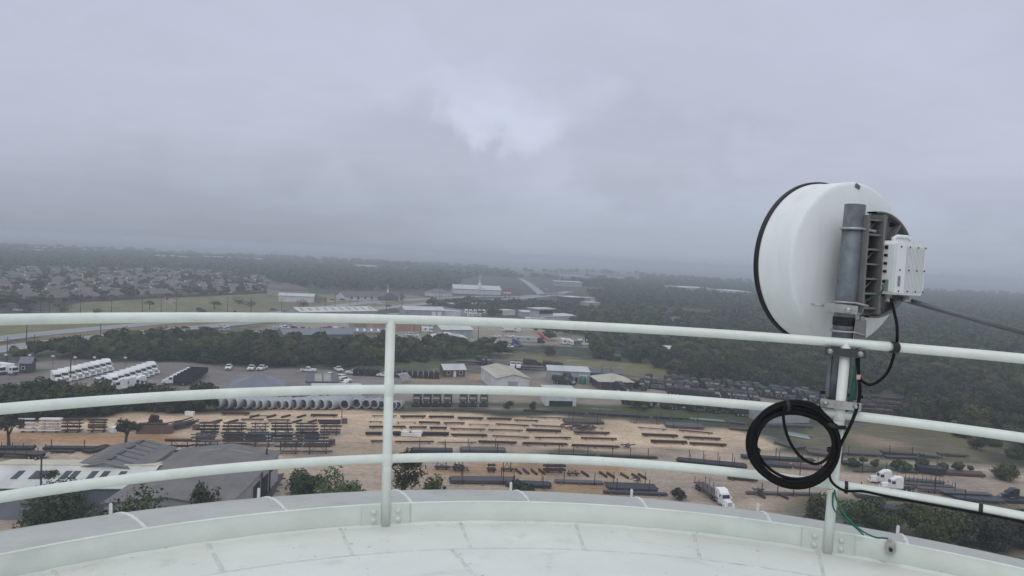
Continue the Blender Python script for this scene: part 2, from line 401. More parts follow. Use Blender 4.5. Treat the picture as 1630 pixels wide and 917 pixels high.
# ================================================================== dish antenna
p2t = posts[1]
post_at = lambda z: p2t[1].lerp(p2t[2], (z-p2t[1].z)/(p2t[2].z-p2t[1].z))
PD = post_at(ZR[1]).y+.075                      # depth of the galvanised mast behind the post
mt, mbm = dp(1361.5, 326, PD+.02), dp(1330, 648, PD)
mast = thing('antenna_mast', 'grey galvanised pipe clamped behind the railing post, carrying the white dish', 'pole', mbm)
MR = .0505
part(MB().tube([mbm-mbm, mt-mbm], MR, 20), 'pipe', 'galvanised', mast)
part(MB().lathe([(MR+.0005, 0), (MR+.003, .004), (MR+.003, .04), (MR+.0005, .044)], 20, Matrix.Translation((mt-mbm)*.405)), 'band', 'black_rubber', mast)
ax = (mt-mbm).normalized()
toC = Vector((-mt.x, -mt.y, 0)).normalized(); rgt = Vector((-toC.y, toC.x, 0))     # rgt: to the right seen from the camera
def mframe(o, z_ax=Vector((0, 0, 1))): return Matrix.Translation(o) @ Matrix((rgt, -toC, Vector((0, 0, 1)))).transposed().to_4x4()
def clamp(py, name, front, mat_, w=.205, h=.055, bolts=True, dx=0.0):
    """flat bar across the front of the post, bolted through to a bar behind the mast"""
    c = post_at(dp(1330, py, PD).z); c = c + toC*front + rgt*dx - mbm
    Mx = mframe(c)
    pl = part(bevel_box((w, .012, h), Mx), name, mat_, mast)
    if bolts:
        for sx_ in (-.068, .068):
            part(MB().lathe([(.001, .009), (.008, .009), (.009, .007), (.009, .003), (.014, .002), (.014, 0)], 12, Mx @ Matrix.Translation((sx_, -.006, 0)) @ Matrix.Rotation(PI/2, 4, 'X')), 'bolt', 'zinc_bolt', pl)
            part(MB().box((sx_, .085, h*.0), (.02, .15, .02), M4=Mx), 'stud', 'zinc_bolt', pl)
    return pl
def bevel_box(d, Mx, b=.004):
    x, y, z = d[0]/2, d[1]/2, d[2]/2
    mb = MB(); poly = [(-x+b, -z), (x-b, -z), (x, -z+b), (x, z-b), (x-b, z), (-x+b, z), (-x, z-b), (-x, -z+b)]
    return mb.prism(poly, -y, y, Mx @ Matrix.Rotation(PI/2, 4, 'X'))
clamp(638, 'clamp_bar', .037, 'zinc_bolt', .185, .040)
clamp(557, 'clamp_bar', .034, 'dark_steel', .185, .040)
for py in (630, 652): part(bevel_box((.20, .03, .018), mframe(post_at(dp(1330, py, PD).z)-toC*.15-mbm)), 'clamp_bar', 'black_rubber', mast)
# pair of steel angles between the post clamp and the upper clamp
for s in (-.062, .062):
    a, b = post_at(dp(1330, 632, PD).z)+rgt*s-toC*.05-mbm, post_at(dp(1330, 565, PD).z)+rgt*s*1.05-toC*.05-mbm
    part(MB().tube([a, b], .013, 4, smooth=False), 'bracket_arm', 'galvanised', mast)
# box-section stand-off beside the mast above the top rail
c = dp(1369, 528, PD-.03)-mbm; Mx = mframe(c)
so = part(bevel_box((.052, .05, .115), Mx), 'standoff', 'cast_alloy', mast)
part(MB().lathe([(.012, 0), (.012, .02)], 10, Mx @ Matrix.Translation((.005, 0, .057))), 'bolt', 'zinc_bolt', so)
# U-bolts
def ubolt(py, parent, tilt=0.0, r=MR+.006, length=.12):
    c = dp(1350, py, PD+.02); t = (c.z-mbm.z)/(mt.z-mbm.z); c = mbm.lerp(mt, t)-mbm
    pts = [c+rgt*length - toC*.0 + rgt*0 + toC*r] if False else []
    pts = [c + rgt*(.105) + toC*r*.55 + Vector((0, 0, -.012+tilt))]
    for a in np.linspace(R_(35), R_(180), 10): pts.append(c + rgt*(math.cos(a)*r) + toC*(math.sin(a)*r) + Vector((0, 0, tilt*math.cos(a))))
    pts.append(c - rgt*r*.98 - toC*.07)
    return part(MB().tube(pts, .0062, 8), 'u_bolt', 'zinc_bolt', mast)
ubolt(364, mast); ubolt(481, mast); ubolt(527, mast)
# adjusting bar with threaded rod
c = dp(1338, 491, PD-.06)-mbm; Mx = mframe(c)
ab = part(bevel_box((.155, .014, .042), Mx @ Matrix.Rotation(R_(2.5), 4, 'Y')), 'adjuster_bar', 'zinc_bolt', mast)
part(MB().tube([Mx @ Vector((-.135, 0, .012)), Mx @ Vector((-.07, 0, .008))], .006, 8), 'threaded_rod', 'zinc_bolt', ab)
part(MB().lathe([(.001, .02), (.014, .02), (.016, 0)], 10, Mx @ Matrix.Translation((.035, -.007, -.006)) @ Matrix.Rotation(PI/2, 4, 'X')), 'bolt', 'zinc_bolt', ab)

AZ = R_(-25.5)
ar, aa = Vector((math.cos(AZ), -math.sin(AZ), 0)), Vector((math.sin(AZ), math.cos(AZ), 0))
DC = dp(1354, 420, PD+.27)
dish = thing('dish_antenna', 'round white microwave dish with black rim and radio on its back', 'antenna', DC)
FX = Matrix((ar, aa, Vector((0, 0, 1)))).transposed().to_4x4()       # x right seen from behind, y out of the front, z up
LZ = FX @ Matrix.Rotation(-PI/2, 4, 'X')                            # lathe axis -> +y
DR, DD = .436, .235
part(MB().lathe([(.001, -.055), (.12, -.052), (.24, -.040), (.34, -.019), (.412, -.004), (DR-.006, .001), (DR, .008), (DR, DD-.03), (DR+.004, DD-.028), (DR+.004, DD-.004), (DR-.004, DD)], 96, LZ), 'shroud', 'radome', dish)
part(MB().lathe([(DR-.004, DD-.002), (.3, DD+.006), (.001, DD+.010)], 64, LZ), 'radome', 'radome', dish)
part(MB().lathe([(DR+.003, DD-.014), (DR+.015, DD-.013), (DR+.015, DD+.011), (DR-.004, DD+.012)], 96, LZ), 'rim_seal', 'black_rubber', dish)
part(MB().box((0, 0, 0), (.034, .006, .022), M4=FX @ Matrix.Translation((.005, -.006, DR-.022)) @ Matrix.Rotation(R_(25), 4, 'Y')), 'rating_plate', 'galvanised', dish)
# cast mount: half-round flange with ribs, upright channel towards the mast
fl = MB(); FR = .272
arc = [(.045+FR*math.cos(a), FR*math.sin(a)) for a in np.linspace(R_(-98), R_(98), 32)]
inner = [(.045+FR*.34*math.cos(a), FR*.34*math.sin(a)) for a in np.linspace(R_(98), R_(-98), 32)]
fl.prism(arc+inner, .085, .100, FX @ Matrix.Rotation(PI/2, 4, 'X'))
mountf = part(fl, 'mount_flange', 'cast_alloy', dish)
lip = MB(); lip.lathe([(FR-.001, .075), (FR+.008, .075), (FR+.008, .135), (FR-.001, .135), (FR-.001, .075)], 40, FX @ Matrix.Translation((.045, 0, 0)) @ Matrix.Rotation(PI/2, 4, 'X'), a0=R_(-98), a1=R_(98))
part(lip, 'flange_lip', 'cast_alloy', mountf)
for a in (-80, -55, -30, 0, 30, 55, 80):
    u = Matrix.Rotation(-R_(a), 4, 'Y')
    part(MB().box((FR*.80, -.118, 0), (FR*.36, .035, .007), M4=FX @ Matrix.Translation((.045, 0, 0)) @ u), 'rib', 'cast_alloy', mountf)
    part(MB().lathe([(.001, .012), (.011, .012), (.011, 0)], 8, FX @ Matrix.Translation((.045, 0, 0)) @ u @ Matrix.Translation((FR*.9, -.10, .03)) @ Matrix.Rotation(PI/2, 4, 'X')), 'bolt', 'black_rubber', mountf)
part(MB().lathe([(FR*.36, .086), (.095, .10), (.10, .18), (.06, .22)], 32, FX @ Matrix.Rotation(PI/2, 4, 'X')), 'hub', 'cast_alloy', dish)
ch = MB()
CXo, CW, CH = -.112, .052, .500
ch.box((CXo+CW/2-.006, -.18, 0), (.012, .17, CH), M4=FX)
chn = part(ch, 'mount_channel', 'cast_alloy', dish)
part(MB().box((CXo-.04, -.175, 0), (.085, .012, CH*.97), M4=FX), 'channel_web', 'cast_alloy', chn)
part(MB().box((CXo-.085, -.215, 0), (.010, .085, CH*.97), M4=FX), 'channel_flange', 'cast_alloy', chn)
for k in range(7):
    z = -CH/2+.03+k*(CH-.06)/6
    part(MB().box((CXo-.03, -.215, z), (.10, .075, .009), M4=FX), 'rib', 'cast_alloy', chn)
    if k % 2: part(MB().tube([FX @ Vector((CXo-.075, -.225, z)), FX @ Vector((CXo+.02, -.225, z+.085))], .005, 6), 'rib', 'cast_alloy', chn)
# arms from channel to mast
for z in (-.2, .2): part(MB().box((CXo-.055, -.20, z), (.05, .05, .05), M4=FX), 'mast_arm', 'cast_alloy', dish)
# radio unit
def rz_(x, y, z): return FX @ Vector((x, y, z))
RX, RY, RZ = .028, -.262, -.012
RWd, RDp, RHt = .232, .128, .268
rb = MB(); x, z, b = RWd/2, RHt/2, .018
poly = [(-x+b, -z), (x-b, -z), (x, -z+b), (x, z-b), (x-b, z), (-x+b, z), (-x, z-b), (-x, -z+b)]
rb.prism(poly, -RDp/2, RDp/2, FX @ Matrix.Translation((RX, RY, RZ)) @ Matrix.Rotation(PI/2, 4, 'X'))
ru = part(rb, 'radio_unit', 'radio_white', dish)
for k in range(15):
    part(MB().box((RX-.042+k*.0100, RY-RDp/2-.004, RZ-.005), (.004, .008, RHt*.84), M4=FX), 'fin', 'radio_white', ru)
part(bevel_box((RWd*.30, .012, RHt*.93), FX @ Matrix.Translation((RX-RWd*.34, RY-RDp/2-.006, RZ))), 'cover_strip', 'radio_white', ru)
for sx_ in (-.085, -.02, .04, .095):
    for z in (-.115, -.01, .105):
        part(MB().lathe([(.001, .003), (.0042, .003), (.0042, 0)], 8, FX @ Matrix.Translation((RX+sx_, RY-RDp/2-.0125, RZ+z)) @ Matrix.Rotation(PI/2, 4, 'X')), 'screw', 'black_rubber', ru)
hd = [(RX-.05, RY, RZ+RHt/2-.01), (RX-.04, RY, RZ+RHt/2+.018), (RX-.02, RY, RZ+RHt/2+.026), (RX+.06, RY, RZ+RHt/2+.026), (RX+.08, RY, RZ+RHt/2+.016), (RX+.088, RY, RZ+RHt/2-.01)]
part(MB().tube([FX @ Vector(h) for h in hd], .009, 8), 'handle', 'radio_white', ru)
part(MB().box((RX+.02, RY+.01, RZ+RHt/2+.010), (.12, .016, .024), M4=FX), 'handle_web', 'radio_white', ru)
for z, hh in ((.10, .018), (.06, .013), (.02, .013), (-.02, .013), (-.07, .013)):
    part(MB().box((RX-RWd/2-.004, RY-.02, RZ+z), (.008, .016, hh), M4=FX), 'port', 'black_rubber', ru)
part(MB().box((RX-RWd/2-.003, RY-.03, RZ-.09), (.004, .025, .06), M4=FX), 'rating_label', 'label_grey', ru)
part(MB().box((RX-RWd/2+.030, RY-RDp/2-.0125, RZ-.065), (.018, .004, .05), M4=FX), 'rating_label', 'label_grey', ru)
for sx_ in (-.055, .085):
    part(MB().lathe([(.016, 0), (.016, -.022), (.021, -.024), (.021, -.042), (.001, -.042)], 12, Matrix.Translation(rz_(RX+sx_, RY, RZ-RHt/2+.004))), 'gland', 'zinc_bolt', ru)
# stabiliser strut to the railing further round
s0 = rz_(RX+.02, RY+.10, RZ-RHt/2-.0); s1 = dp(1660, 538, 3.55)-DC
part(MB().tube([s0, s1], .0135, 12), 'stabiliser_strut', 'strut_alloy', dish)

# ================================================================== cables
def cpath(pts, n=10):
    """smooth curve through points"""
    P = [Vector(p) for p in pts]; P = [P[0]]+P+[P[-1]]; o = []
    for i in range(1, len(P)-2):
        for k in range(n):
            t = k/n; a, b, c, d = P[i-1], P[i], P[i+1], P[i+2]
            o.append(.5*((2*b)+(c-a)*t+(2*a-5*b+4*c-d)*t*t+(3*b-a-3*c+d)*t**3))
    o.append(P[-2]); return o
def cable(name, pix, r, material, label, cat, parts=(), group=None, n=10):
    pts = [dp(*p) for p in pix]; base_ = pts[0]
    t = thing(name, label, cat, base_, group=group)
    part(MB().tube(cpath([p-base_ for p in pts], n), r, 8), 'jacket', material, t)
    return t, base_
RPd = posts[1][1].y
cd = RPd-.055
# coil: one long cable wound round and round
cc = dp(1261.5, 707.5, cd)
coil = thing('cable_coil', 'thick black coil of spare cable tied to the railing post', 'cable', cc)
rnd = random.Random(11); pts = []; TURNS = 27; ph = 0; per = 40
offs = [(rnd.uniform(-1, 1), rnd.uniform(-1, 1), rnd.uniform(-1, 1), rnd.uniform(0, 6.28)) for _ in range(TURNS+1)]
pxm = FPX/cd
A0, B0 = 67.5/pxm, 60.0/pxm
for i in range(TURNS*per+1):
    k, f = divmod(i, per); f /= per; k2 = min(k+1, TURNS); s = f*f*(3-2*f)
    o = [offs[k][j]*(1-s)+offs[k2][j]*s for j in range(4)]
    a = 2*PI*i/per+1.0
    rr = 1 + .115*o[0] + .028*math.cos(2*a+offs[k][3])
    # right side is gathered by the ties
    g = 1 - .35*max(0, math.cos(a-.05))**3
    rr = 1 + (rr-1)*g
    x = math.cos(a)*A0*rr + .010*o[1]*(1-g*.5); z = math.sin(a)*B0*rr + .010*o[2]
    pts.append(Vector((1, 0, 0))*x + Vector((0, 0, 1))*z + Vector((0, 1, 0))*(.020*o[1]*g-.02 + .02*math.sin(a)))
tilt = Matrix.Rotation(-R_(3), 3, 'Y')
part(MB().tube([tilt @ p for p in pts], .0075, 7), 'winding', 'cable_black', coil)
lp = [dp(1251, 642, cd-.04), dp(1247, 662, cd-.045), dp(1252, 690, cd-.05), dp(1264, 715, cd-.05), dp(1281, 732, cd-.05), dp(1300, 738.5, cd-.045), dp(1318, 728, cd-.04), dp(1327, 706, cd-.03)]
part(MB().tube(cpath([p-cc for p in lp]), .0075, 8), 'loose_loop', 'cable_black', coil)
for (px, py, ang) in ((1252, 647, 90), (1200, 716, 5), (1327, 717, 0), (1322, 676, 10)):
    c = dp(px, py, cd)-cc
    band = MB().lathe([(.030, -.010), (.032, -.008), (.032, .008), (.030, .010)], 16, Matrix.Translation(c) @ Matrix.Rotation(R_(ang), 4, 'Y'))
    part(band, 'tie_band', 'black_rubber', coil)
part(MB().box((0, 0, 0), (.10, .016, .018), M4=Matrix.Translation(dp(1330, 680, cd+.015)-cc)), 'tie_band', 'black_rubber', coil)
td = RPd-.02
cb = td-.03
feed, fb = cable('feed_cable', [(1418, 475, PD-.32), (1423, 495, PD-.31), (1427.5, 517, PD-.25), (1428, 540, cb-.03), (1425, 553, cb-.032), (1421, 572, cb-.01), (1413, 592, cb), (1400, 606, cb), (1385, 612.5, cb), (1374, 608, cb), (1368, 600, cb), (1366, 586, cb+.01), (1365.5, 570, cb+.03), (1364, 556, cb+.07)], .0072, 'cable_black',
     'black feed cable hanging in a loop from the radio over the top rail', 'cable')
part(MB().lathe([(.026, -.018), (.028, -.014), (.028, .014), (.026, .018)], 16, Matrix.Translation(dp(1423.5, 553.3, RPd-.085)-fb) @ Matrix.Rotation(R_(94), 4, 'Y') @ Matrix.Rotation(R_(0), 4, 'Z')), 'tie_band', 'black_rubber', feed)
down, db = cable('down_cable', [(1366, 562, cb+.02), (1366.5, 590, cb), (1368.5, 612, cb), (1368, 632, cb-.005), (1362, 656, cb-.02), (1352, 680, cb-.03), (1342, 700, cd-.01), (1334, 717, cd-.02), (1326, 730, cd-.02)], .0085, 'cable_black',
     'thick black cable slanting down beside the post into the coil', 'cable')
part(MB().lathe([(.0095, -.012), (.010, -.01), (.010, .01), (.0095, .012)], 12, Matrix.Translation(dp(1366.8, 600, cb)-db)), 'marker_tape', 'tape_pink', down)
run = [(1322, 745, cd), (1320.5, 757, cd), (1324, 767, cd-.02), (1334, 776, cd-.03), (1348, 781.5, RPd-.075)]
thr = lambda px: None
def rail_px(px, z):                      # point of the ring whose picture column is px
    lo, hi = R_(-70), R_(75)
    for _ in range(50):
        mid_ = (lo+hi)/2; p = ring(mid_, RR, z) - Vector((0, 0, EYE))
        d = p.y*_cp - p.z*_sp; u = p.y*_sp+p.z*_cp; q = IW/2 + FPX*(p.x*_cr+u*_sr)/d
        if q < px: lo = mid_
        else: hi = mid_
    return (lo+hi)/2
pts = [dp(*q) for q in run]
for px, dz in ((1375, -.004), (1410, -.010), (1455, -.013), (1500, -.014), (1550, -.014), (1600, -.0145), (1650, -.015), (1700, -.015), (1760, -.016)):
    pts.append(ring(rail_px(px, ZR[2]), RR-.027, ZR[2]+dz))
lowc = thing('rail_cable', 'black cable tied along the underside of the lowest rail', 'cable', pts[0])
part(MB().tube(cpath([p-pts[0] for p in pts]), .0068, 8), 'jacket', 'cable_black', lowc)
for px in (1347, 1561):
    th = rail_px(px, ZR[2]); c = ring(th, RR, ZR[2]-.004)-pts[0]
    part(MB().lathe([(.029, -.008), (.0315, -.006), (.0315, .006), (.029, .008)], 16, Matrix.Translation(c) @ Matrix.Rotation(-th, 4, 'Z') @ Matrix.Rotation(PI/2, 4, 'Y')), 'tie_band', 'black_rubber', lowc)
z_t = dp(1318, 777, RPd).z; c = post_at(z_t)
tie = MB()
for k, dz in enumerate((-.012, .006)):
    tie.tube([c+Vector((math.cos(a)*.0285, math.sin(a)*.0285, dz+.004*math.sin(3*a+k)))-c for a in np.linspace(0, 2*PI, 20)[:-1]], .0022, 5, closed=True)
part(MB().tube([c-c+Vector((math.cos(a)*.0262, math.sin(a)*.0262, .013*a/6.28-.006+.004*math.sin(3*a))) for a in np.linspace(0, 4*PI, 44)], .0022, 5), 'tie_wire', 'cable_black', lowc).location = c-pts[0]
g1 = [(1363, 562, cb+.03), (1361, 590, cb+.02), (1360, 612, cb+.02), (1353, 640, cb+.03), (1342, 668, cb+.04), (1334, 690, cb+.05), (1331, 720, cb+.06), (1329, 750, cb+.06), (1329, 785, cb+.02), (1340, 812, cb-.02), (1354, 830, cb-.05), (1372, 845, cb-.08), (1392, 855, cb-.12), (1407, 856.5, cb-.15), (1414, 857.5, cb-.16)]
cable('ground_wire', g1, .0045, 'green_wire', 'green earth wire running down the post to the small grey lug', 'wire')
g2 = [(1364.5, 566, cb+.035), (1359, 600, cb+.03), (1350, 640, cb+.045), (1337, 680, cb+.055), (1329, 760, cb+.05), (1326, 806, cb), (1342, 824, cb-.03), (1360, 838, cb-.05), (1374, 851, cb-.02)]
cable('ground_wire', g2, .0042, 'green_wire', 'shorter green earth wire ending behind the kick plate', 'wire')
# radio bond, short green lead
cable('bond_wire', [(1405, 453, PD-.30), (1405, 461, PD-.30), (1400, 468, PD-.25), (1388, 474, PD-.18), (1381, 478, PD-.14)], .005, 'green_wire', 'short green lead between the radio and its cast bracket', 'wire')
th = rail_px(1418, ZT); lugp = ring(th, RR-.005, ZT)
lg = thing('ground_lug', 'small grey clamp biting the top edge of the kick plate', 'clamp', lugp, -th)
part(bevel_box((.042, .034, .050), Matrix.Translation((0, -.012, -.018))), 'body', 'zinc_bolt', lg)
part(MB().lathe([(.001, .014), (.008, .014), (.009, 0)], 10, Matrix.Translation((0, -.029, -.026)) @ Matrix.Rotation(PI/2, 4, 'X')), 'set_screw', 'black_rubber', lg)
part(MB().box((-.004, -.012, .012), (.018, .02, .014)), 'wire_clamp', 'zinc_bolt', lg)
# ================================================================== ground
for nm, c in (('highway_asphalt', (.25, .25, .255)), ('road_paint', (.75, .74, .70)), ('lot_concrete', (.34, .31, .28))):
    mat(nm, c, .45, var=.1, scale=.05, dirt=tuple(x*.75 for x in c), dirt_scale=.02, dirt_amt=.6)
def poly_w(px): return np.array([[*gp(*p).xy] for p in px])
def sdist(P, poly):
    """signed distance of points P (n,2) to a polygon, positive inside"""
    d = np.full(len(P), 1e18); ins = np.zeros(len(P), bool); n = len(poly)
    for i in range(n):
        a, b = poly[i], poly[(i+1) % n]; e = b-a; w_ = P-a
        t = np.clip((w_@e)/max(e@e, 1e-9), 0, 1); q = w_-t[:, None]*e
        d = np.minimum(d, (q**2).sum(1))
        c1 = (a[1] <= P[:, 1]) & (b[1] > P[:, 1]); c2 = (b[1] <= P[:, 1]) & (a[1] > P[:, 1])
        cr = e[0]*w_[:, 1]-e[1]*w_[:, 0]; ins ^= (c1 & (cr > 0)) | (c2 & (cr < 0))
    return np.sqrt(d)*np.where(ins, 1, -1)
def vnoise(P, s, seed=0):
    """value noise, vectorised"""
    q = P/s; i = np.floor(q).astype(np.int64); f = q-i; f = f*f*(3-2*f)
    def h(a, b):
        v = (a*374761393 + b*668265263 + seed*982451653) & 0xffffffff; v = ((v ^ (v >> 13))*1274126177) & 0xffffffff
        return ((v ^ (v >> 16)) & 0xffff)/65535.0
    x, y = i[:, 0], i[:, 1]
    return (h(x, y)*(1-f[:, 0])+h(x+1, y)*f[:, 0])*(1-f[:, 1])+(h(x, y+1)*(1-f[:, 0])+h(x+1, y+1)*f[:, 0])*f[:, 1]-.5
def fb(P, s, seed=0): return vnoise(P, s, seed)+.5*vnoise(P, s/2.1, seed+7)+.25*vnoise(P, s/4.3, seed+19)
rad = [0, 10, 25, 45]+list(60*np.power(1.0125, np.arange(0, 436))); rad = [r for r in rad if r < 12900]+[12900]
ang = list(np.arange(-42, 42.01, .22)); ang += list(np.arange(48, 312.1, 6)); ang = np.radians(ang)
ra, an = np.meshgrid(np.array(rad[1:]), ang, indexing='ij')
GP_ = np.concatenate([[[0, 0]], np.stack([ra*np.sin(an), ra*np.cos(an)], -1).reshape(-1, 2)])
nA, nR = len(ang), len(rad)-1
base_c = np.array([.034, .040, .020])
far_r = np.hypot(GP_[:, 0], GP_[:, 1])
colr = base_c*(1+.45*fb(GP_, 60, 1)+.35*fb(GP_, 9, 2))[:, None]
# mixed fields far out
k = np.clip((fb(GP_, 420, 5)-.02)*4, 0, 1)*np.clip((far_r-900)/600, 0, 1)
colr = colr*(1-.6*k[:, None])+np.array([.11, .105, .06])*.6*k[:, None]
k2 = np.clip((far_r-1700)/1500, 0, 1)[:, None]; colr = colr*(1-.8*k2)+np.array([.17, .18, .17])*.8*k2*(1+.35*fb(GP_, 240, 12))[:, None]  # ground pales with distance: extra haze painted into its colour
ZONES = [   # colour, edge softness m, wobble m, polygon in picture columns and rows
    ((.085, .085, .07), 12, 14, [(-60, 500), (120, 480), (420, 466), (420, 446), (330, 434), (-60, 430)]),
    ((.155, .145, .060), 4, 5, [(30, 512), (125, 481), (220, 475), (430, 465), (560, 470), (640, 468), (720, 478), (650, 486), (560, 492), (400, 503), (300, 508), (200, 515), (-60, 545), (-60, 520)]),
    ((.19, .145, .085), 3, 3, [(-80, 560), (120, 529), (230, 519), (400, 505), (560, 490), (660, 482), (700, 478), (680, 484), (600, 494), (480, 503), (340, 517), (200, 534), (90, 549), (-80, 575)]),
    ((.105, .105, .05), 5, 8, [(-60, 590), (90, 552), (180, 540), (300, 528), (420, 515), (600, 500), (640, 498), (600, 520), (420, 535), (200, 555), (60, 575)]),
    ((.27, .235, .19), 5, 6, [(395, 530), (440, 516), (520, 511), (690, 511), (850, 520), (900, 530), (960, 540), (960, 552), (900, 552), (830, 549), (750, 556), (690, 545), (620, 537), (520, 545), (430, 541)]),
    ((.20, .185, .165), 5, 8, [(640, 503), (720, 485), (790, 484), (800, 498), (720, 506)]),
    ((.205, .185, .17), 3, 4, [(-60, 580), (0, 577), (110, 573), (230, 577), (350, 583), (470, 589), (560, 593), (640, 597), (720, 603), (730, 650), (640, 650), (600, 640), (480, 632), (330, 640), (270, 630), (230, 634), (120, 625), (60, 612), (-60, 610)]),
    ((.09, .11, .05), 2, 2, [(22, 583), (50, 580), (80, 589), (55, 594), (30, 594)]),
    ((.255, .215, .18), 4, 5, [(640, 598), (700, 588), (760, 572), (880, 576), (1000, 601), (1130, 612), (1320, 634), (1330, 652), (1210, 656), (1110, 650), (1030, 646), (930, 652), (820, 648), (640, 648)]),
    ((.12, .105, .095), 3, 4, [(690, 580), (770, 572), (880, 578), (860, 592), (790, 600), (700, 590)]),
    ((.42, .29, .15), 3, 3, [(752, 597), (782, 595), (788, 604), (755, 605)]),
    ((.36, .24, .15), 3, 3, [(655, 598), (706, 596), (700, 606), (650, 608)]),
    ((.16, .145, .065), 6, 8, [(800, 562), (870, 562), (940, 575), (1040, 580), (1085, 604), (1040, 606), (1000, 600), (900, 585), (830, 572)]),
    ((.075, .10, .038), 5, 6, [(590, 572), (700, 570), (800, 570), (760, 580), (690, 590), (600, 592)]),
    ((.40, .315, .245), 4, 5, [(-80, 700), (320, 690), (560, 690), (620, 700), (1000, 708), (1230, 715), (1300, 727), (1450, 728), (1560, 742), (1660, 752), (1700, 900), (-80, 900)]),
    ((.055, .075, .028), 2, 3, [(600, 648), (650, 645), (940, 652), (1040, 660), (1200, 672), (1330, 690), (1330, 684), (1200, 660), (1030, 648), (930, 643), (640, 640)]),
    ((.57, .435, .30), 3, 4, [(-80, 676), (120, 667), (330, 656), (450, 652), (640, 656), (830, 663), (960, 668), (1060, 673), (1160, 683), (1222, 694), (1262, 713), (1240, 721), (1100, 715), (1000, 711), (900, 712), (760, 712), (640, 711), (575, 704), (545, 690), (500, 690), (300, 700), (250, 692), (-80, 694)]),
    ((.38, .225, .13), 3, 4, [(-80, 690), (250, 690), (300, 700), (250, 711), (150, 709), (-80, 708)]),
    ((.38, .30, .215), 4, 4, [(560, 700), (640, 713), (720, 714), (640, 740), (560, 745), (530, 725)]),
    ((.36, .235, .135), 3, 4, [(640, 738), (860, 735), (1010, 742), (1000, 760), (800, 758), (640, 765)]),
    ((.34, .23, .135), 3, 4, [(870, 772), (960, 770), (960, 790), (870, 790)]),
    ((.06, .075, .03), 3, 4, [(640, 718), (830, 718), (1060, 722), (1080, 730), (900, 726), (640, 724)]),
    ((.13, .115, .06), 4, 6, [(1225, 690), (1330, 684), (1420, 672), (1560, 699), (1600, 735), (1660, 755), (1660, 765), (1560, 742), (1440, 727), (1330, 722), (1270, 715)]),
    ((.27, .20, .13), 3, 4, [(1350, 690), (1380, 689), (1450, 706), (1440, 713), (1370, 711)]),
    ((.055, .07, .03), 2, 3, [(1335, 738), (1400, 738), (1470, 744), (1530, 748), (1560, 752), (1430, 752), (1340, 750)]),
    ((.12, .095, .08), 3, 4, [(1330, 630), (1440, 640), (1452, 662), (1340, 662)]),
    ((.10, .095, .05), 4, 5, [(1280, 795), (1420, 790), (1660, 810), (1660, 880), (1260, 860)]),
]
for c, soft, wob, px in ZONES:
    pl = poly_w(px); lo, hi = pl.min(0)-40, pl.max(0)+40
    s = np.where(((GP_ >= lo) & (GP_ <= hi)).all(1))[0]
    if not len(s): continue
    Q = GP_[s]; d = sdist(Q, pl) + wob*1.6*fb(Q, wob*4, len(px))
    w_ = np.clip((d+soft)/(2*soft), 0, 1); w_ = w_*w_*(3-2*w_)
    cc_ = np.array(c)*(1+.30*fb(Q, 26, 3)+.26*fb(Q, 5.5, 4))[:, None]
    colr[s] = colr[s]*(1-w_[:, None])+cc_*w_[:, None]
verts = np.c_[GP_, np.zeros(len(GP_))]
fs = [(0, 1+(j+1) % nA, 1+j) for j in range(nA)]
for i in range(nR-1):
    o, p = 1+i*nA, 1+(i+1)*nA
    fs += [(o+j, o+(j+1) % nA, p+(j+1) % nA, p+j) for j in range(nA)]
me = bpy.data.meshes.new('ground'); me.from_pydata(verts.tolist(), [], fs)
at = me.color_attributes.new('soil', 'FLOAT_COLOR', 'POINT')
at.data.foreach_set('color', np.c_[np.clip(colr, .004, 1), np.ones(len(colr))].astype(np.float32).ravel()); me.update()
gm = bpy.data.materials.new('ground_soil'); gm.use_nodes = True; nt = gm.node_tree; b = nt.nodes['Principled BSDF']
ca = nd(nt, 'ShaderNodeVertexColor'); ca.layer_name = 'soil'
a1 = tex(nt, .9, 6, .7); a2 = tex(nt, .09, 5, .6, stretch=(1, 2.2, 1), dist=.6)
c = mixc(nt, .75, ca.outputs[0], mixc(nt, 1.0, ca.outputs[0], ramp(nt, a1, [(.3, (.62, .62, .62)), (.7, (1.38, 1.36, 1.34))]), 'MULTIPLY'))
c = mixc(nt, .55, c, mixc(nt, 1.0, c, ramp(nt, a2, [(.3, (.66, .64, .64)), (.5, (1, 1, 1)), (.72, (1.25, 1.24, 1.22))]), 'MULTIPLY'))
a3 = tex(nt, .55, 4, .6, stretch=(.10, 1.5, 1), dist=.8)
c = mixc(nt, .6, c, mixc(nt, 1.0, c, ramp(nt, a3, [(.36, (.70, .68, .68)), (.48, (1, 1, 1)), (.68, (1.14, 1.13, 1.12))]), 'MULTIPLY'))
nt.links.new(c, b.inputs['Base Color'])
nt.links.new(ramp(nt, a2, [(.36, (.38, .38, .38)), (.5, (.85, .85, .85))]), b.inputs['Roughness']); b.inputs['Specular IOR Level'].default_value = .25
M['ground_soil'] = gm
struct(me, 'ground', 'ground_soil')
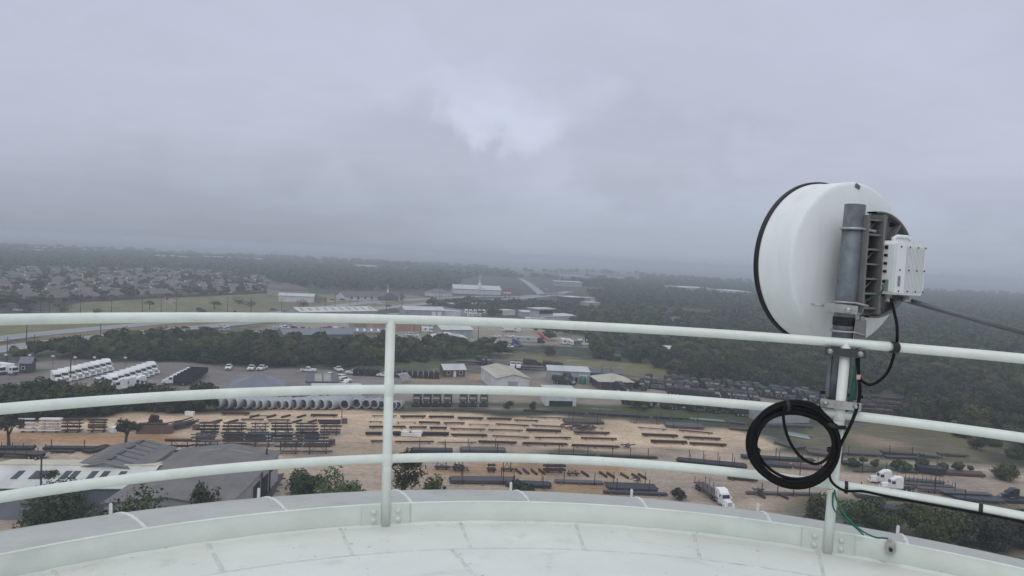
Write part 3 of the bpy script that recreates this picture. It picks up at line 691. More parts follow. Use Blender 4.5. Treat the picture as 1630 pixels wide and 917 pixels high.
# ------------------------------------------------------------------ roads
def ribbon(pts, wd, z):
    mb = MB(); n = len(pts); vs = []
    for i, p in enumerate(pts):
        t = pts[min(i+1, n-1)]-pts[max(i-1, 0)]; t.z = 0; t.normalize(); q = Vector((-t.y, t.x, 0))
        vs += [(*(p-q*wd/2).xy, z), (*(p+q*wd/2).xy, z)]
    return mb.add(vs, [(2*i, 2*i+2, 2*i+3, 2*i+1) for i in range(n-1)])
def wpath(px): return cpath([gp(*p) for p in px], 12)
far_lane = wpath([(-120, 561), (0, 539), (120, 526), (232, 516), (350, 507), (470, 495), (580, 482), (658, 477), (760, 472), (826, 472), (880, 468), (905, 464)])
near_lane = wpath([(-120, 577), (0, 556), (90, 544), (180, 534), (283, 524), (348, 518), (450, 508), (555, 496), (652, 486), (720, 479.5), (790, 477), (850, 473), (895, 467)])
for nm, pth, wd in (('highway', far_lane, 12.5), ('highway', near_lane, 12.5)):
    struct(ribbon(pth, wd, .05), nm, 'highway_asphalt')
    for off in (-5.2, 5.2):
        q = []
        for i, p in enumerate(pth):
            t = pth[min(i+1, len(pth)-1)]-pth[max(i-1, 0)]; t.normalize(); q.append(p+Vector((-t.y, t.x, 0))*off)
        struct(ribbon(q, .22, .07), 'road_marking', 'road_paint')
struct(ribbon(wpath([(864, 470), (851, 459), (838, 449), (822, 440.5), (808, 434.5), (800, 430)]), 11, .05), 'highway', 'highway_asphalt')
struct(ribbon(wpath([(30, 506), (60, 502), (100, 500), (160, 497)]), 9, .05), 'side_road', 'highway_asphalt')
struct(ribbon(wpath([(520, 480), (548, 478), (580, 479), (610, 484)]), 8, .06), 'side_road', 'highway_asphalt')
struct(ribbon(wpath([(620, 500), (680, 497), (720, 492), (760, 488)]), 9, .05), 'side_road', 'highway_asphalt')

# ================================================================== trees
def leafmat(name, a, b_, rnd_):
    m = bpy.data.materials.new(name); m.use_nodes = True; nt = m.node_tree; b = nt.nodes['Principled BSDF']
    n = tex(nt, .11 if name.startswith('wood') else .9, 3, .6); geo = tex(nt, 2.2, 3, .6)
    c = ramp(nt, n, [(.32, a), (.68, b_)]); big = tex(nt, .013 if name.startswith('wood') else .3, 4, .6); c = mixc(nt, mth(nt, 'MULTIPLY', ramp(nt, big, [(.45, (0, 0, 0)), (.66, (1, 1, 1))]), .4), c, (.062, .060, .026))
    c = mixc(nt, .5, c, mixc(nt, 1.0, c, ramp(nt, geo, [(.35, (.65, .65, .65)), (.65, (1.3, 1.3, 1.2))]), 'MULTIPLY'))
    if rnd_:
        oi = nd(nt, 'ShaderNodeObjectInfo'); hs = nd(nt, 'ShaderNodeHueSaturation')
        nt.links.new(mth(nt, 'ADD', mth(nt, 'MULTIPLY', oi.outputs['Random'], .8), .62), hs.inputs['Value'])
        nt.links.new(mth(nt, 'ADD', mth(nt, 'MULTIPLY', mth(nt, 'FRACT', mth(nt, 'MULTIPLY', oi.outputs['Random'], 7.3)), .07), .455), hs.inputs['Hue'])
        nt.links.new(mth(nt, 'ADD', mth(nt, 'MULTIPLY', mth(nt, 'FRACT', mth(nt, 'MULTIPLY', oi.outputs['Random'], 13.7)), .5), .6), hs.inputs['Saturation'])
        nt.links.new(c, hs.inputs['Color']); c = hs.outputs[0]
    nt.links.new(c, b.inputs['Base Color']); b.inputs['Roughness'].default_value = .75; b.inputs['Specular IOR Level'].default_value = .18
    M[name] = m
leafmat('foliage', (.018, .034, .010), (.046, .072, .019), True)
leafmat('foliage_near', (.040, .078, .016), (.092, .140, .034), True)
leafmat('foliage_olive', (.034, .046, .011), (.074, .088, .021), True)
leafmat('foliage_grey', (.030, .035, .020), (.060, .064, .036), True)
leafmat('wood_foliage', (.021, .038, .012), (.058, .084, .022), False)
mat('bark', (.07, .055, .045), .9, var=.3, scale=5)
def crown_tris(rs, n, rx, rz, size, clumps, fill=.55, skirt=False):
    """leaf triangles in clumps spread through an uneven crown; returns (3n,3)"""
    cs = []
    for _ in range(clumps):
        d = rs.normal(size=3); d /= np.linalg.norm(d); d[2] = abs(d[2])-.25*rs.random() if fill < .6 and not skirt else d[2]
        cs.append(d*rs.uniform(.35, .8)*np.array([rx, rx, rz]))
    cs = np.array(cs); cr = rs.uniform(.30, .55, clumps)*rx
    k = rs.integers(0, clumps, n); d = rs.normal(size=(n, 3)); d /= np.linalg.norm(d, axis=1)[:, None]
    p = cs[k]+d*(cr[k]*rs.uniform(fill, 1.05, n))[:, None]*np.array([1, 1, rz/rx*.9])
    u = rs.normal(size=(n, 3)); u /= np.linalg.norm(u, axis=1)[:, None]
    u -= d*(u*d).sum(1)[:, None]*.6; v = np.cross(d+.45*rs.normal(size=(n, 3)), u); v /= np.linalg.norm(v, axis=1)[:, None]
    s = size*rs.uniform(.55, 1.3, n)[:, None]
    return np.stack([p-u*s*.6-v*s*.35, p+u*s*.6-v*s*.35, p+v*s*.75], 1).reshape(-1, 3)
def trimesh(name, T):
    me = bpy.data.meshes.new(name); n = len(T)
    me.vertices.add(n); me.vertices.foreach_set('co', T.astype(np.float32).ravel())
    me.loops.add(n); me.loops.foreach_set('vertex_index', np.arange(n, dtype=np.int32))
    me.polygons.add(n//3); me.polygons.foreach_set('loop_start', np.arange(0, n, 3, dtype=np.int32))
    me.update(calc_edges=True); me.validate(); return me
def trunk_mb(rs, h, rx, limbs=5, r0=None):
    r0 = r0 or .045*h; mb = MB(); b0 = Vector((0, 0, -.1)); lean = Vector((rs.normal()*.06*h, rs.normal()*.06*h, 0))
    top = Vector((0, 0, h*.62))+lean
    mb.tube([b0, Vector((lean.x*.2, lean.y*.2, h*.25)), Vector((lean.x*.7, lean.y*.7, h*.45)), top], [r0*1.25, r0, r0*.75, r0*.3], 7)
    for i in range(limbs):
        a = 2*PI*i/limbs+rs.uniform(-.4, .4); s = Vector((lean.x*.4, lean.y*.4, h*rs.uniform(.24, .42))); e = Vector((math.cos(a)*rx*.7, math.sin(a)*rx*.7, h*rs.uniform(.58, .85)))
        mb.tube([s, s.lerp(e, .5)+Vector((0, 0, .06*h)), e], [r0*.55, r0*.35, r0*.1], 5)
    return mb
def tree_proto(name, label, cat, seed, h, rx, n, size, clumps, fol, low=.32, limbs=5, group=None):
    rs = np.random.default_rng(seed); t = thing(name, label, cat, group=group)
    part(trunk_mb(rs, h*(.62 if low < .09 else .9), rx*.8, limbs, .04*h), 'trunk', 'bark', t)
    rz = h*(1-low)/2*.80; T = crown_tris(rs, n, rx*.80, rz, size, clumps, skirt=low < .09); T[:, 2] += h*low+rz
    T[:, 2] = np.maximum(T[:, 2], .12)
    part(trimesh('crown', T), 'crown', fol, t); return t
WOODP = [tree_proto('tree', 'tree', 'tree', 100+i, h, rx, 2000, .62, cl, fo, low) for i, (h, rx, cl, fo, low) in enumerate((
    (7.2, 4.6, 17, 'foliage', -.12), (6.4, 4.3, 15, 'foliage_olive', -.12), (8.0, 4.4, 18, 'foliage', -.05), (5.8, 4.0, 14, 'foliage_grey', -.15), (7.0, 4.9, 19, 'foliage_olive', -.10), (4.8, 3.8, 12, 'foliage', -.2)))]
# far trees of the big woods as one mass: low templates copied into one mesh
def blob_tris(rs, n_leaf, size):
    T = [crown_tris(rs, n_leaf, .74, .62, size, 7, .45)]
    P, F = [], []
    import bmesh as _bm
    bm = _bm.new(); _bm.ops.create_icosphere(bm, subdivisions=1, radius=.62)
    for v in bm.verts: v.co *= 1+.35*rs.normal()*.5
    for f in bm.faces: T.append(np.array([list(v.co) for v in f.verts])*np.array([1, 1, .75]))
    bm.free(); T = np.concatenate(T); T[:, 2] = (T[:, 2]+.62)*.62+.05; return T
rs0 = np.random.default_rng(5)
TPL = [[blob_tris(rs0, n, s) for _ in range(5)] for n, s in ((190, .22), (80, .32), (26, .5))]
def scatter(px, spacing, seed, excl=(), world=None):
    pl = poly_w(px) if world is None else world; lo, hi = pl.min(0), pl.max(0); rs = np.random.default_rng(seed)
    xs = np.arange(lo[0], hi[0], spacing); ys = np.arange(lo[1], hi[1], spacing)
    P = np.stack(np.meshgrid(xs, ys), -1).reshape(-1, 2); P = P+rs.uniform(-.48, .48, P.shape)*spacing
    k = sdist(P, pl) > 0
    for e in excl: k &= sdist(P, poly_w(e)) < 2
    k &= np.abs(P[:, 0]) < P[:, 1]*.80+40
    return P[k]
ROADS = np.array([[p.x, p.y] for p in far_lane+near_lane])
def off_road(P, d=11):
    q = ((P[:, None, :]-ROADS[None])**2).sum(2).min(1) if len(P) < 30000 else np.full(len(P), 1e9)
    return P[q > d*d]
WOODS = []      # (points, label, group, size)
HWB = [(15, 575), (60, 562), (150, 552), (230, 545), (300, 537), (420, 541), (430, 545), (560, 550), (640, 551), (700, 550), (745, 558), (800, 562), (815, 566), (760, 570), (700, 576), (600, 582), (560, 586), (480, 583), (330, 580), (200, 572), (90, 571)]
WOODS.append((scatter(HWB, 5.8, 1), 'dark leafy tree in the belt between the highway and the truck lot', 'trees in the belt along the highway', 1.0))
FRB = [(-40, 640), (0, 637), (80, 632), (130, 640), (230, 645), (270, 649), (335, 650), (333, 656), (150, 663), (-40, 669)]
WOODS.append((scatter(FRB, 4.8, 2), 'dark bushy tree in the hedge between the white trucks and the sand yard', 'trees between the truck lot and the sand yard', 1.08))
CLEAR = [[(1328, 628), (1442, 638), (1456, 664), (1338, 664)], [(1015, 490), (1110, 492), (1225, 503), (1225, 510), (1100, 503), (1015, 497)], [(1055, 552), (1096, 553), (1098, 570), (1055, 570)], [(885, 535), (955, 538), (955, 556), (885, 554)],
         [(1060, 505), (1095, 506), (1095, 518), (1060, 518)], [(800, 562), (870, 562), (940, 575), (1040, 580), (1085, 604), (1040, 606), (1000, 600), (900, 585), (830, 572)]]
FOR = [(850, 528), (885, 548), (960, 574), (1030, 577), (1085, 608), (1210, 616), (1320, 634), (1335, 650), (1345, 665), (1400, 668), (1500, 686), (1580, 713), (1680, 752), (1680, 478), (1300, 456), (1020, 448), (935, 470), (965, 492), (905, 513), (930, 525)]
WOODS.append((scatter(FOR, 8.6, 3, CLEAR), 'green tree in the wide wood beyond the vehicle rows', 'trees of the wide wood', 1.15))
MIDS = [(655, 488), (735, 482), (790, 486), (860, 484), (905, 491), (960, 502), (940, 514), (925, 510), (835, 491), (800, 500), (790, 506), (715, 489)]
WOODS.append((scatter(MIDS, 7.0, 4), 'dark tree in the thicket between the highway and the camper lot', 'trees in the thicket past the camper lot', 1.0))
SUBT = [(-60, 430), (330, 433), (425, 446), (470, 458), (560, 462), (650, 463), (720, 462), (730, 452), (640, 436), (420, 415), (-60, 388)]
WOODS.append((scatter(SUBT, 11, 5), 'hazy tree in the dense wood behind the suburb houses', 'trees behind the suburb', 1.35))
BUSH = [(1335, 737), (1400, 739), (1470, 744), (1540, 749), (1560, 753), (1430, 752), (1340, 749)]
WOODS.append((scatter(BUSH, 3.4, 6), 'low green bush between the steel piles and the sandy track', 'bushes among the steel piles', .40))
SUB = poly_w([(-60, 500), (10, 494), (118, 482), (420, 468), (420, 447), (330, 434), (-60, 430)])
WOODS.append((scatter(None, 12, 7, world=SUB), 'rounded dark tree standing among the suburb houses', 'trees among the suburb houses', 1.08))
MIX = [(995, 640), (1060, 642), (1110, 650), (1200, 656), (1200, 664), (1100, 660), (1000, 654)]
WOODS.append((scatter(MIX, 6.0, 8), 'scrubby tree between the parked army lorries and the long pipes', 'scrub behind the sand yard', .62))
MIX2 = [(690, 545), (745, 556), (742, 546), (700, 541), (640, 540), (560, 545), (530, 548), (470, 546), (430, 544), (560, 552)]
cand = []
for wi, (P, lab, grp, s) in enumerate(WOODS):
    P = off_road(P)
    for p in P: cand.append((math.hypot(*p)/s, p[0], p[1], wi))
cand.sort(key=lambda q: q[0])
NEAR = 262
rnd = random.Random(21)
for q in cand[:NEAR]:
    _, x, y, wi = q; P, lab, grp, s = WOODS[wi]
    pr_ = WOODP[rnd.randrange(6)]; k = s*rnd.uniform(.72, 1.18)
    place(pr_, (x, y, 0), rnd.uniform(0, 6.28), lab, 'bush' if 'bush' in lab else 'tree', grp, (k*rnd.uniform(.9, 1.2), k*rnd.uniform(.9, 1.2), k*rnd.uniform(.85, 1.1)))
def mass(name, rows, hs, rs):
    out_ = []
    for x, y, s in rows:
        d = math.hypot(x, y); L = 0 if d < 520 else 1 if d < 950 else 2
        T = TPL[L][rs.integers(0, 5)]; a = rs.uniform(0, 6.28); c_, s_ = math.cos(a), math.sin(a)
        q = rs.uniform(.62, 1.4); k = 4.3*s*q*rs.uniform(.85, 1.15); kz = hs*s*q*rs.uniform(.75, 1.15)
        out_.append(np.stack([(T[:, 0]*c_-T[:, 1]*s_)*k+x, (T[:, 0]*s_+T[:, 1]*c_)*k+y, T[:, 2]*kz], 1))
    me = trimesh(name, np.concatenate(out_)); struct(me, name, 'wood_foliage', 'stuff')
rsm = np.random.default_rng(9)
rest = cand[NEAR:]
mass('woods', [(x, y, WOODS[wi][3]) for _, x, y, wi in rest], 7.0, rsm)
# distant woods, thinning into the haze
pts = []
for _ in range(5600):
    a = rsm.uniform(-.66, .66); d = 1250*(2.1**(rsm.random()**1.7))
    pts.append((d*math.sin(a), d*math.cos(a)))
pts = np.array(pts); kp = fb(pts, 330, 31) > -.22; pts = pts[kp]
hw2 = poly_w([(870, 473), (830, 443), (795, 428), (812, 428), (850, 445), (890, 470)])
pts = pts[sdist(pts, hw2) < 0]; pts = pts[sdist(pts, poly_w(SUBT)) < 0]; pts = pts[sdist(pts, poly_w(FOR)) < 0]
pts = pts[sdist(pts, poly_w([(820, 433), (1020, 438), (1020, 449), (820, 440)])) < 0]
mass('far_woods', [(x, y, 2.3) for x, y in pts], 5.2, rsm)
# ================================================================== materials of the yards and buildings
for nm, c, r in (('white_body', (.80, .80, .79), .35), ('silver_body', (.42, .43, .44), .35), ('blue_body', (.07, .10, .19), .35), ('red_body', (.27, .05, .05), .4), ('dark_body', (.022, .023, .027), .4),
                 ('olive_body', (.030, .032, .026), .6), ('tyre', (.013, .013, .014), .8), ('tinted_glass', (.015, .018, .022), .12), ('chassis_black', (.018, .018, .019), .6),
                 ('deck_wood', (.07, .065, .065), .8), ('lamp_clear', (.8, .8, .78), .2), ('teal_body', (.13, .22, .23), .4), ('orange_lamp', (.5, .12, .02), .4)):
    mat(nm, c, r, var=.10, scale=.9, rnd=.10 if nm.endswith('body') else 0)
for nm, c in (('rust_steel', (.050, .030, .026)), ('brown_steel', (.085, .058, .050)), ('black_steel', (.018, .018, .022)), ('grey_steel', (.075, .072, .078)), ('blue_steel', (.040, .043, .056)), ('pale_steel', (.62, .60, .58)), ('green_steel', (.25, .36, .32))):
    mat(nm, c, .6, .0, var=.30, scale=.8, dirt=tuple(x*1.6+.012 for x in c), dirt_scale=1.2, dirt_amt=.5, stretch=(.12, 3, 3), spec=.3, rnd=.25)
mat('timber', (.20, .15, .10), .85, var=.3, scale=4)
mat('pipe_concrete', (.46, .475, .49), .7, var=.12, scale=.7, dirt=(.33, .33, .33), dirt_scale=.9, dirt_amt=.6, rnd=.1)
def sheet_mat(name, col, pitch, rough=.5, axis=0, dirt=None, depth=.5):
    """ribbed metal sheet: ribs of the given pitch along one axis of the part"""
    m = bpy.data.materials.new(name); m.use_nodes = True; nt = m.node_tree; b = nt.nodes['Principled BSDF']
    tc = nd(nt, 'ShaderNodeTexCoord'); s = nd(nt, 'ShaderNodeSeparateXYZ'); nt.links.new(tc.outputs['Object'], s.inputs[0])
    fr = mth(nt, 'FRACT', mth(nt, 'DIVIDE', s.outputs[axis], pitch)); rib = ramp(nt, fr, [(.0, (0, 0, 0)), (.06, (1, 1, 1)), (.14, (1, 1, 1)), (.2, (0, 0, 0))])
    n = tex(nt, .25, 5, .65); c = ramp(nt, n, [(.3, tuple(x*.82 for x in col)), (.7, tuple(min(1, x*1.1) for x in col))])
    d = tex(nt, .5, 6, .7, stretch=(.2, 1.5, 1) if axis else (1.5, .2, 1))
    c = mixc(nt, mth(nt, 'MULTIPLY', ramp(nt, d, [(.5, (0, 0, 0)), (.72, (1, 1, 1))]), .55), c, dirt or tuple(x*.6 for x in col))
    nt.links.new(c, b.inputs['Base Color']); b.inputs['Roughness'].default_value = rough
    bn = nd(nt, 'ShaderNodeBump'); bn.inputs['Strength'].default_value = depth; bn.inputs['Distance'].default_value = .05
    nt.links.new(rib, bn.inputs['Height']); nt.links.new(bn.outputs[0], b.inputs['Normal']); M[name] = m
sheet_mat('roof_grey', (.195, .185, .178), .55, 1, depth=.9); sheet_mat('roof_slate', (.17, .185, .215), .5); sheet_mat('roof_white', (.62, .62, .58), .6); sheet_mat('roof_mist', (.36, .37, .37), .6); sheet_mat('roof_cream', (.62, .57, .42), .6)
sheet_mat('roof_tan', (.50, .47, .37), .5); sheet_mat('roof_pale', (.55, .57, .56), .5); sheet_mat('roof_dark', (.07, .072, .08), .5)
sheet_mat('wall_white', (.68, .69, .69), .4); sheet_mat('wall_grey', (.38, .40, .42), .4); sheet_mat('wall_peach', (.46, .29, .21), .4); sheet_mat('wall_green', (.33, .40, .36), .4)
sheet_mat('wall_tan', (.42, .39, .33), .4); sheet_mat('wall_brown', (.10, .07, .05), .4); sheet_mat('wall_dark', (.06, .06, .065), .4); sheet_mat('wall_blue', (.20, .22, .26), .4); sheet_mat('wall_olive', (.30, .27, .19), .4)
for nm, c in (('shingle_grey', (.125, .12, .125)), ('shingle_brown', (.135, .112, .102)), ('shingle_rose', (.155, .115, .11)), ('house_brick', (.26, .19, .16)), ('white_trim', (.76, .75, .72)), ('skylight_dark', (.065, .065, .075)), ('skylight_pale', (.34, .31, .27)), ('dark_opening', (.012, .012, .013)), ('shingle_dark', (.10, .085, .08))):
    mat(nm, c, .75, var=.18, scale=.4, rnd=.16 if nm.startswith(('shingle', 'house')) else 0)
mat('pole_wood', (.055, .045, .038), .85, var=.25, scale=6); mat('lamp_head', (.75, .75, .74), .4); mat('brown_block', (.14, .095, .075), .85, var=.25, scale=1.5); mat('rubble', (.06, .035, .028), .9, var=.5, scale=3)
mat('green_tank', (.05, .15, .10), .5); mat('sign_red', (.33, .12, .12), .5); mat('sign_white', (.8, .8, .78), .5); mat('yellow_paint', (.5, .42, .08), .5); mat('red_boom', (.55, .03, .06), .45)

# ================================================================== buildings
def building(name, label, cat, L, Rr, depth, h, roof='gable_y', rise=1.5, rm='roof_grey', wm='wall_grey', over=.35, doors=(), windows=(), lights=0, light_mat='skylight_dark', vents=0, group=None, rz=None, trim=None, extra=None):
    """L, Rr: ground points of the facing front; x runs along it, y goes back"""
    a, b = (gp(*L), gp(*Rr)); wd = (b-a).length
    t = thing(name, label, cat, a, yaw(a, b), group)
    wl = MB()
    if roof == 'gable_y':       # ridge runs back, gable faces us
        wl.side([(0, 0), (wd, 0), (wd, h), (wd/2, h+rise), (0, h)], 0, depth)
    elif roof == 'gable_x':
        wl.end([(0, 0), (depth, 0), (depth, h), (depth/2, h+rise), (0, h)], 0, wd)
    elif roof == 'mono':
        wl.end([(0, 0), (depth, 0), (depth, h+rise), (0, h)], 0, wd)
    else: wl.box((wd/2, depth/2, h/2), (wd, depth, h))
    part(wl, 'wall', wm, t)
    rf = MB(); o = over; e = .12
    def slab(p, q, r_, s_):
        n = (Vector(q)-Vector(p)).cross(Vector(s_)-Vector(p)).normalized()
        if n.z < 0: n = -n
        vs = [Vector(v)+n*.03 for v in (p, q, r_, s_)]; vs += [v+n*e for v in vs]
        rf.add(vs, [(3, 2, 1, 0), (4, 5, 6, 7), (0, 1, 5, 4), (1, 2, 6, 5), (2, 3, 7, 6), (3, 0, 4, 7)])
    if roof == 'gable_y':
        k = rise/(wd/2)
        slab((-o, -o, h-o*k), (wd/2, -o, h+rise), (wd/2, depth+o, h+rise), (-o, depth+o, h-o*k)); slab((wd+o, -o, h-o*k), (wd/2+.003, -o, h+rise), (wd/2+.003, depth+o, h+rise), (wd+o, depth+o, h-o*k))
    elif roof == 'gable_x':
        k = rise/(depth/2)
        slab((-o, -o, h-o*k), (wd+o, -o, h-o*k), (wd+o, depth/2, h+rise), (-o, depth/2, h+rise)); slab((-o, depth+o, h-o*k), (wd+o, depth+o, h-o*k), (wd+o, depth/2+.003, h+rise), (-o, depth/2+.003, h+rise))
    elif roof == 'mono': slab((-o, -o, h), (wd+o, -o, h), (wd+o, depth+o, h+rise), (-o, depth+o, h+rise))
    elif roof == 'hip':
        q = min(wd, depth)/2; z0, z1 = h-.1, h+rise
        A = [(-o, -o, z0), (wd+o, -o, z0), (wd+o, depth+o, z0), (-o, depth+o, z0)]
        if wd >= depth: T = [(q, depth/2, z1), (wd-q, depth/2, z1)]; F = [(0, 1, 5, 4), (1, 2, 5), (2, 3, 4, 5), (3, 0, 4), (3, 2, 1, 0)]
        else: T = [(wd/2, q, z1), (wd/2, depth-q, z1)]; F = [(0, 1, 4), (1, 2, 5, 4), (2, 3, 5), (3, 0, 4, 5), (3, 2, 1, 0)]
        rf.add(A+T, F)
    else: rf.box((wd/2, depth/2, h+.15), (wd+2*o, depth+2*o, .26))
    r_ = part(rf, 'roof', rm, t)
    def on_roof(u, v, lu, lv, nm, mt_):
        """strip on the roof; gable_y: u across 0..1, v along the ridge"""
        mb = MB()
        if roof == 'gable_y':
            k = rise/(wd/2); x0, x1 = (u-lu/2)*wd, (u+lu/2)*wd; zf = lambda x: h+rise-abs(x-wd/2)*k+.185; y0, y1 = v*depth-lv/2, v*depth+lv/2
            mb.add([(x0, y0, zf(x0)), (x1, y0, zf(x1)), (x1, y1, zf(x1)), (x0, y1, zf(x0))], [(0, 1, 2, 3)])
        else:
            k = rise/(depth/2) if roof == 'gable_x' else rise/depth; y0, y1 = (v-lv/2)*depth, (v+lv/2)*depth; zf = (lambda y: h+rise-abs(y-depth/2)*k+.185) if roof == 'gable_x' else (lambda y: h+y*k+.185)
            x0, x1 = u*wd-lu/2, u*wd+lu/2
            mb.add([(x0, y0, zf(y0)), (x1, y0, zf(y0)), (x1, y1, zf(y1)), (x0, y1, zf(y1))], [(0, 1, 2, 3)])
        part(mb, nm, mt_, r_)
    for i in range(lights):
        v = (i+.6)/lights
        if roof == 'gable_y':
            for u in (.27, .73): on_roof(u, v, .26, .9, 'skylight', light_mat)
        else: on_roof(v, .27 if roof == 'gable_x' else .5, .95, .26 if roof == 'gable_x' else .7, 'skylight', light_mat)
    for i in range(vents):
        v = (i+.5)/vents
        if roof == 'gable_y': part(MB().box((wd/2, v*depth, h+rise+.3), (.7, depth/vents*.6, .4)), 'ridge_vent', rm, r_)
        else: part(MB().box((v*wd, depth/2, h+rise+.35), (.6, .6, .6)), 'ridge_vent', rm, r_)
    for (u, w_, hh, mt_) in doors:
        d_ = part(MB().box((u*wd, -.04, hh/2), (w_, .08, hh)), 'door', mt_, t)
    for (u, z, w_, hh) in windows:
        f_ = part(MB().box((u*wd, -.03, z), (w_+.25, .06, hh+.25)), 'window', 'white_trim', t); part(MB().box((u*wd, -.065, z), (w_, .02, hh)), 'pane', 'tinted_glass', f_)
    if trim:
        part(MB().box((wd/2, -.1, h-.05), (wd+.2, .16, .28)), 'fascia', trim, t)
    return t, wd

# ---- yard warehouses close to the tower
def roofpatch(name, pts, m_, parent, org, th=.14):
    mb = MB(); vs = [p-org for p in pts]; n = len(vs)
    mb.add(vs+[v-Vector((0, 0, th)) for v in vs], [tuple(range(n)), tuple(reversed(range(n, 2*n)))]+[(i, n+i, n+(i+1) % n, (i+1) % n) for i in range(n)])
    return part(mb, name, m_, parent)
ZE, ZRG = 6.0, 7.25
e1, e2 = gp(444, 720, ZE), gp(383, 783, ZE); dirv = (e2-e1).normalized()
def twin(nm, lab, e_far, halfw, length, lights, lm, wallm, sheds=()):
    """low gable hall; e_far: far end of the eave nearest us to the right; ridge towards us"""
    t = thing(nm, lab, 'warehouse', (e_far.x, e_far.y, 0), math.atan2(dirv.y, dirv.x)-PI/2+PI)
    # local: y runs away from us along the ridge, x to the right; right eave at x=0
    w_ = 2*halfw
    part(MB().side([(-w_+.05, 0), (-.05, 0), (-.05, ZE-.05), (-halfw, ZRG-.05), (-w_+.05, ZE-.05)], -length, 0), 'wall', wallm, t)
    rf = MB()
    for s in (0, 1):
        x0, x1 = (.4, -halfw+.002) if s == 0 else (-w_-.4, -halfw-.002)
        z0 = ZE-.4*(ZRG-ZE)/halfw
        vs = [(x0, -length-.4, z0), (x1, -length-.4, ZRG), (x1, .4, ZRG), (x0, .4, z0)]
        if s: vs = vs[::-1]
        vs = vs+[(x, y, z+.12) for x, y, z in vs]
        rf.add(vs, [(0, 1, 2, 3), (7, 6, 5, 4), (1, 0, 4, 5), (2, 1, 5, 6), (3, 2, 6, 7), (0, 3, 7, 4)])
    r_ = part(rf, 'roof', 'roof_grey', t)
    for (v, l0, l1, wdt, side_) in lights:
        k = (ZRG-ZE)/halfw; sg = 1 if side_ > 0 else -1; mb = MB()
        xs = (-halfw+sg*l0, -halfw+sg*l1); zf = lambda x: ZRG-abs(x+halfw)*k+.135
        mb.add([(xs[0], v, zf(xs[0])), (xs[1], v, zf(xs[1])), (xs[1], v+wdt, zf(xs[1])), (xs[0], v+wdt, zf(xs[0]))], [(0, 1, 2, 3)] if sg > 0 else [(3, 2, 1, 0)])
        part(mb, 'skylight', lm, r_)
    return t, r_
rg1 = gp(364, 711, ZRG); axr = Vector((dirv.y, -dirv.x, 0))
if axr.x < 0: axr = -axr
hw1 = abs((rg1-e1).dot(axr)); L1 = (e2-e1).length+7
sk = [(-L1*q, .6, hw1*.55, .35, s) for q in (.12, .52) for s in (1, -1)]
wh, whr = twin('warehouse', 'big grey low-gabled warehouse with a pale end wall by the steel racks', e1, hw1, L1, sk, 'skylight_pale', 'wall_grey')
for v, w_, hh in ((-9.0, 3.0, 4.2), (-14.5, 3.6, 4.4)):
    part(MB().box((.0, v, hh/2), (.14, w_, hh)), 'door', 'dark_opening', wh)
part(MB().box((.0, -4.5, 4.1), (.12, 1.0, .9)), 'window', 'dark_opening', wh)
for v in (-6.5, -11.8): part(MB().tube([(.14, v, 0), (.14, v, 5.6)], .13, 6), 'downpipe', 'black_steel', wh)
part(MB().tube([(-1.5, -3, ZE+.2), (-1.5, -3, ZE+1.5)], .16, 8), 'flue', 'black_steel', whr)
v1 = gp(286, 713, ZE); rg2 = gp(229, 706, ZRG); hw2_ = abs((rg2-v1).dot(axr)); L2 = (gp(138, 741, ZE)-gp(180, 709, ZE)).length+2
sk = []
for i in range(6):
    v = -L2*(.08+.155*i); sk += [(v, .4, hw2_*.62, .55, 1), (v-1.2, .4, hw2_*.62, .55, -1)]
wh2, wr2 = twin('warehouse', 'grey gabled warehouse with dark slanting skylight strips beside the white roof', v1+Vector((0, 0, 0))-axr*.9, hw2_, L2, sk, 'skylight_dark', 'wall_grey')
for i in range(4): part(MB().box((-hw2_, -L2*(.12+.24*i), ZRG+.2), (.7, 2.2, .22)), 'ridge_vent', 'roof_dark', wr2)
# long white-roofed shed in front of them
fl_, fr_ = gp(-60, 776, 5.2), gp(224, 777, 5.2); bl_ = gp(-60, 739, 6.4)
org = Vector((fl_.x, fl_.y, 0)); rz = yaw(fl_, fr_); Ln = (fr_-fl_).length; dpth = 15.5
wsh = thing('shed', 'long white-roofed shed with a row of dark skylights under the lowest rail', 'shed', org, rz)
part(MB().end([(0, 0), (dpth, 0), (dpth, 5.1), (dpth/2, 6.5), (0, 5.1)], 0, Ln), 'wall', 'wall_blue', wsh)
for s, mm_ in ((0, 'roof_white'), (1, 'roof_cream')):
    y0, y1 = (-.4, dpth/2-.002) if s == 0 else (dpth+.4, dpth/2+.002); vs = [(-.4, y0, 5.12), (Ln+.4, y0, 5.12), (Ln+.4, y1, 6.55), (-.4, y1, 6.55)]
    if s: vs = vs[::-1]
    rr_ = part(MB().add(vs+[(x, y, z+.1) for x, y, z in vs], [(3, 2, 1, 0), (4, 5, 6, 7), (0, 1, 5, 4), (1, 2, 6, 5), (2, 3, 7, 6), (3, 0, 4, 7)]), 'roof', mm_, wsh)
    for u in ([.21, .31, .35, .40, .485, .535, .64, .71, .81] if s == 0 else []):
        x = u*Ln; zf = lambda y: 5.12+(y+.4)/(dpth/2+.4)*1.43+.115
        part(MB().add([(x, 2.6, zf(2.6)), (x+1.1, 2.6, zf(2.6)), (x+1.1, 5.6, zf(5.6)), (x, 5.6, zf(5.6))], [(0, 1, 2, 3)]), 'skylight', 'skylight_dark', rr_)
part(MB().box((Ln/2, dpth/2, 6.68), (Ln, .5, .14)), 'ridge_cap', 'roof_cream', wsh)

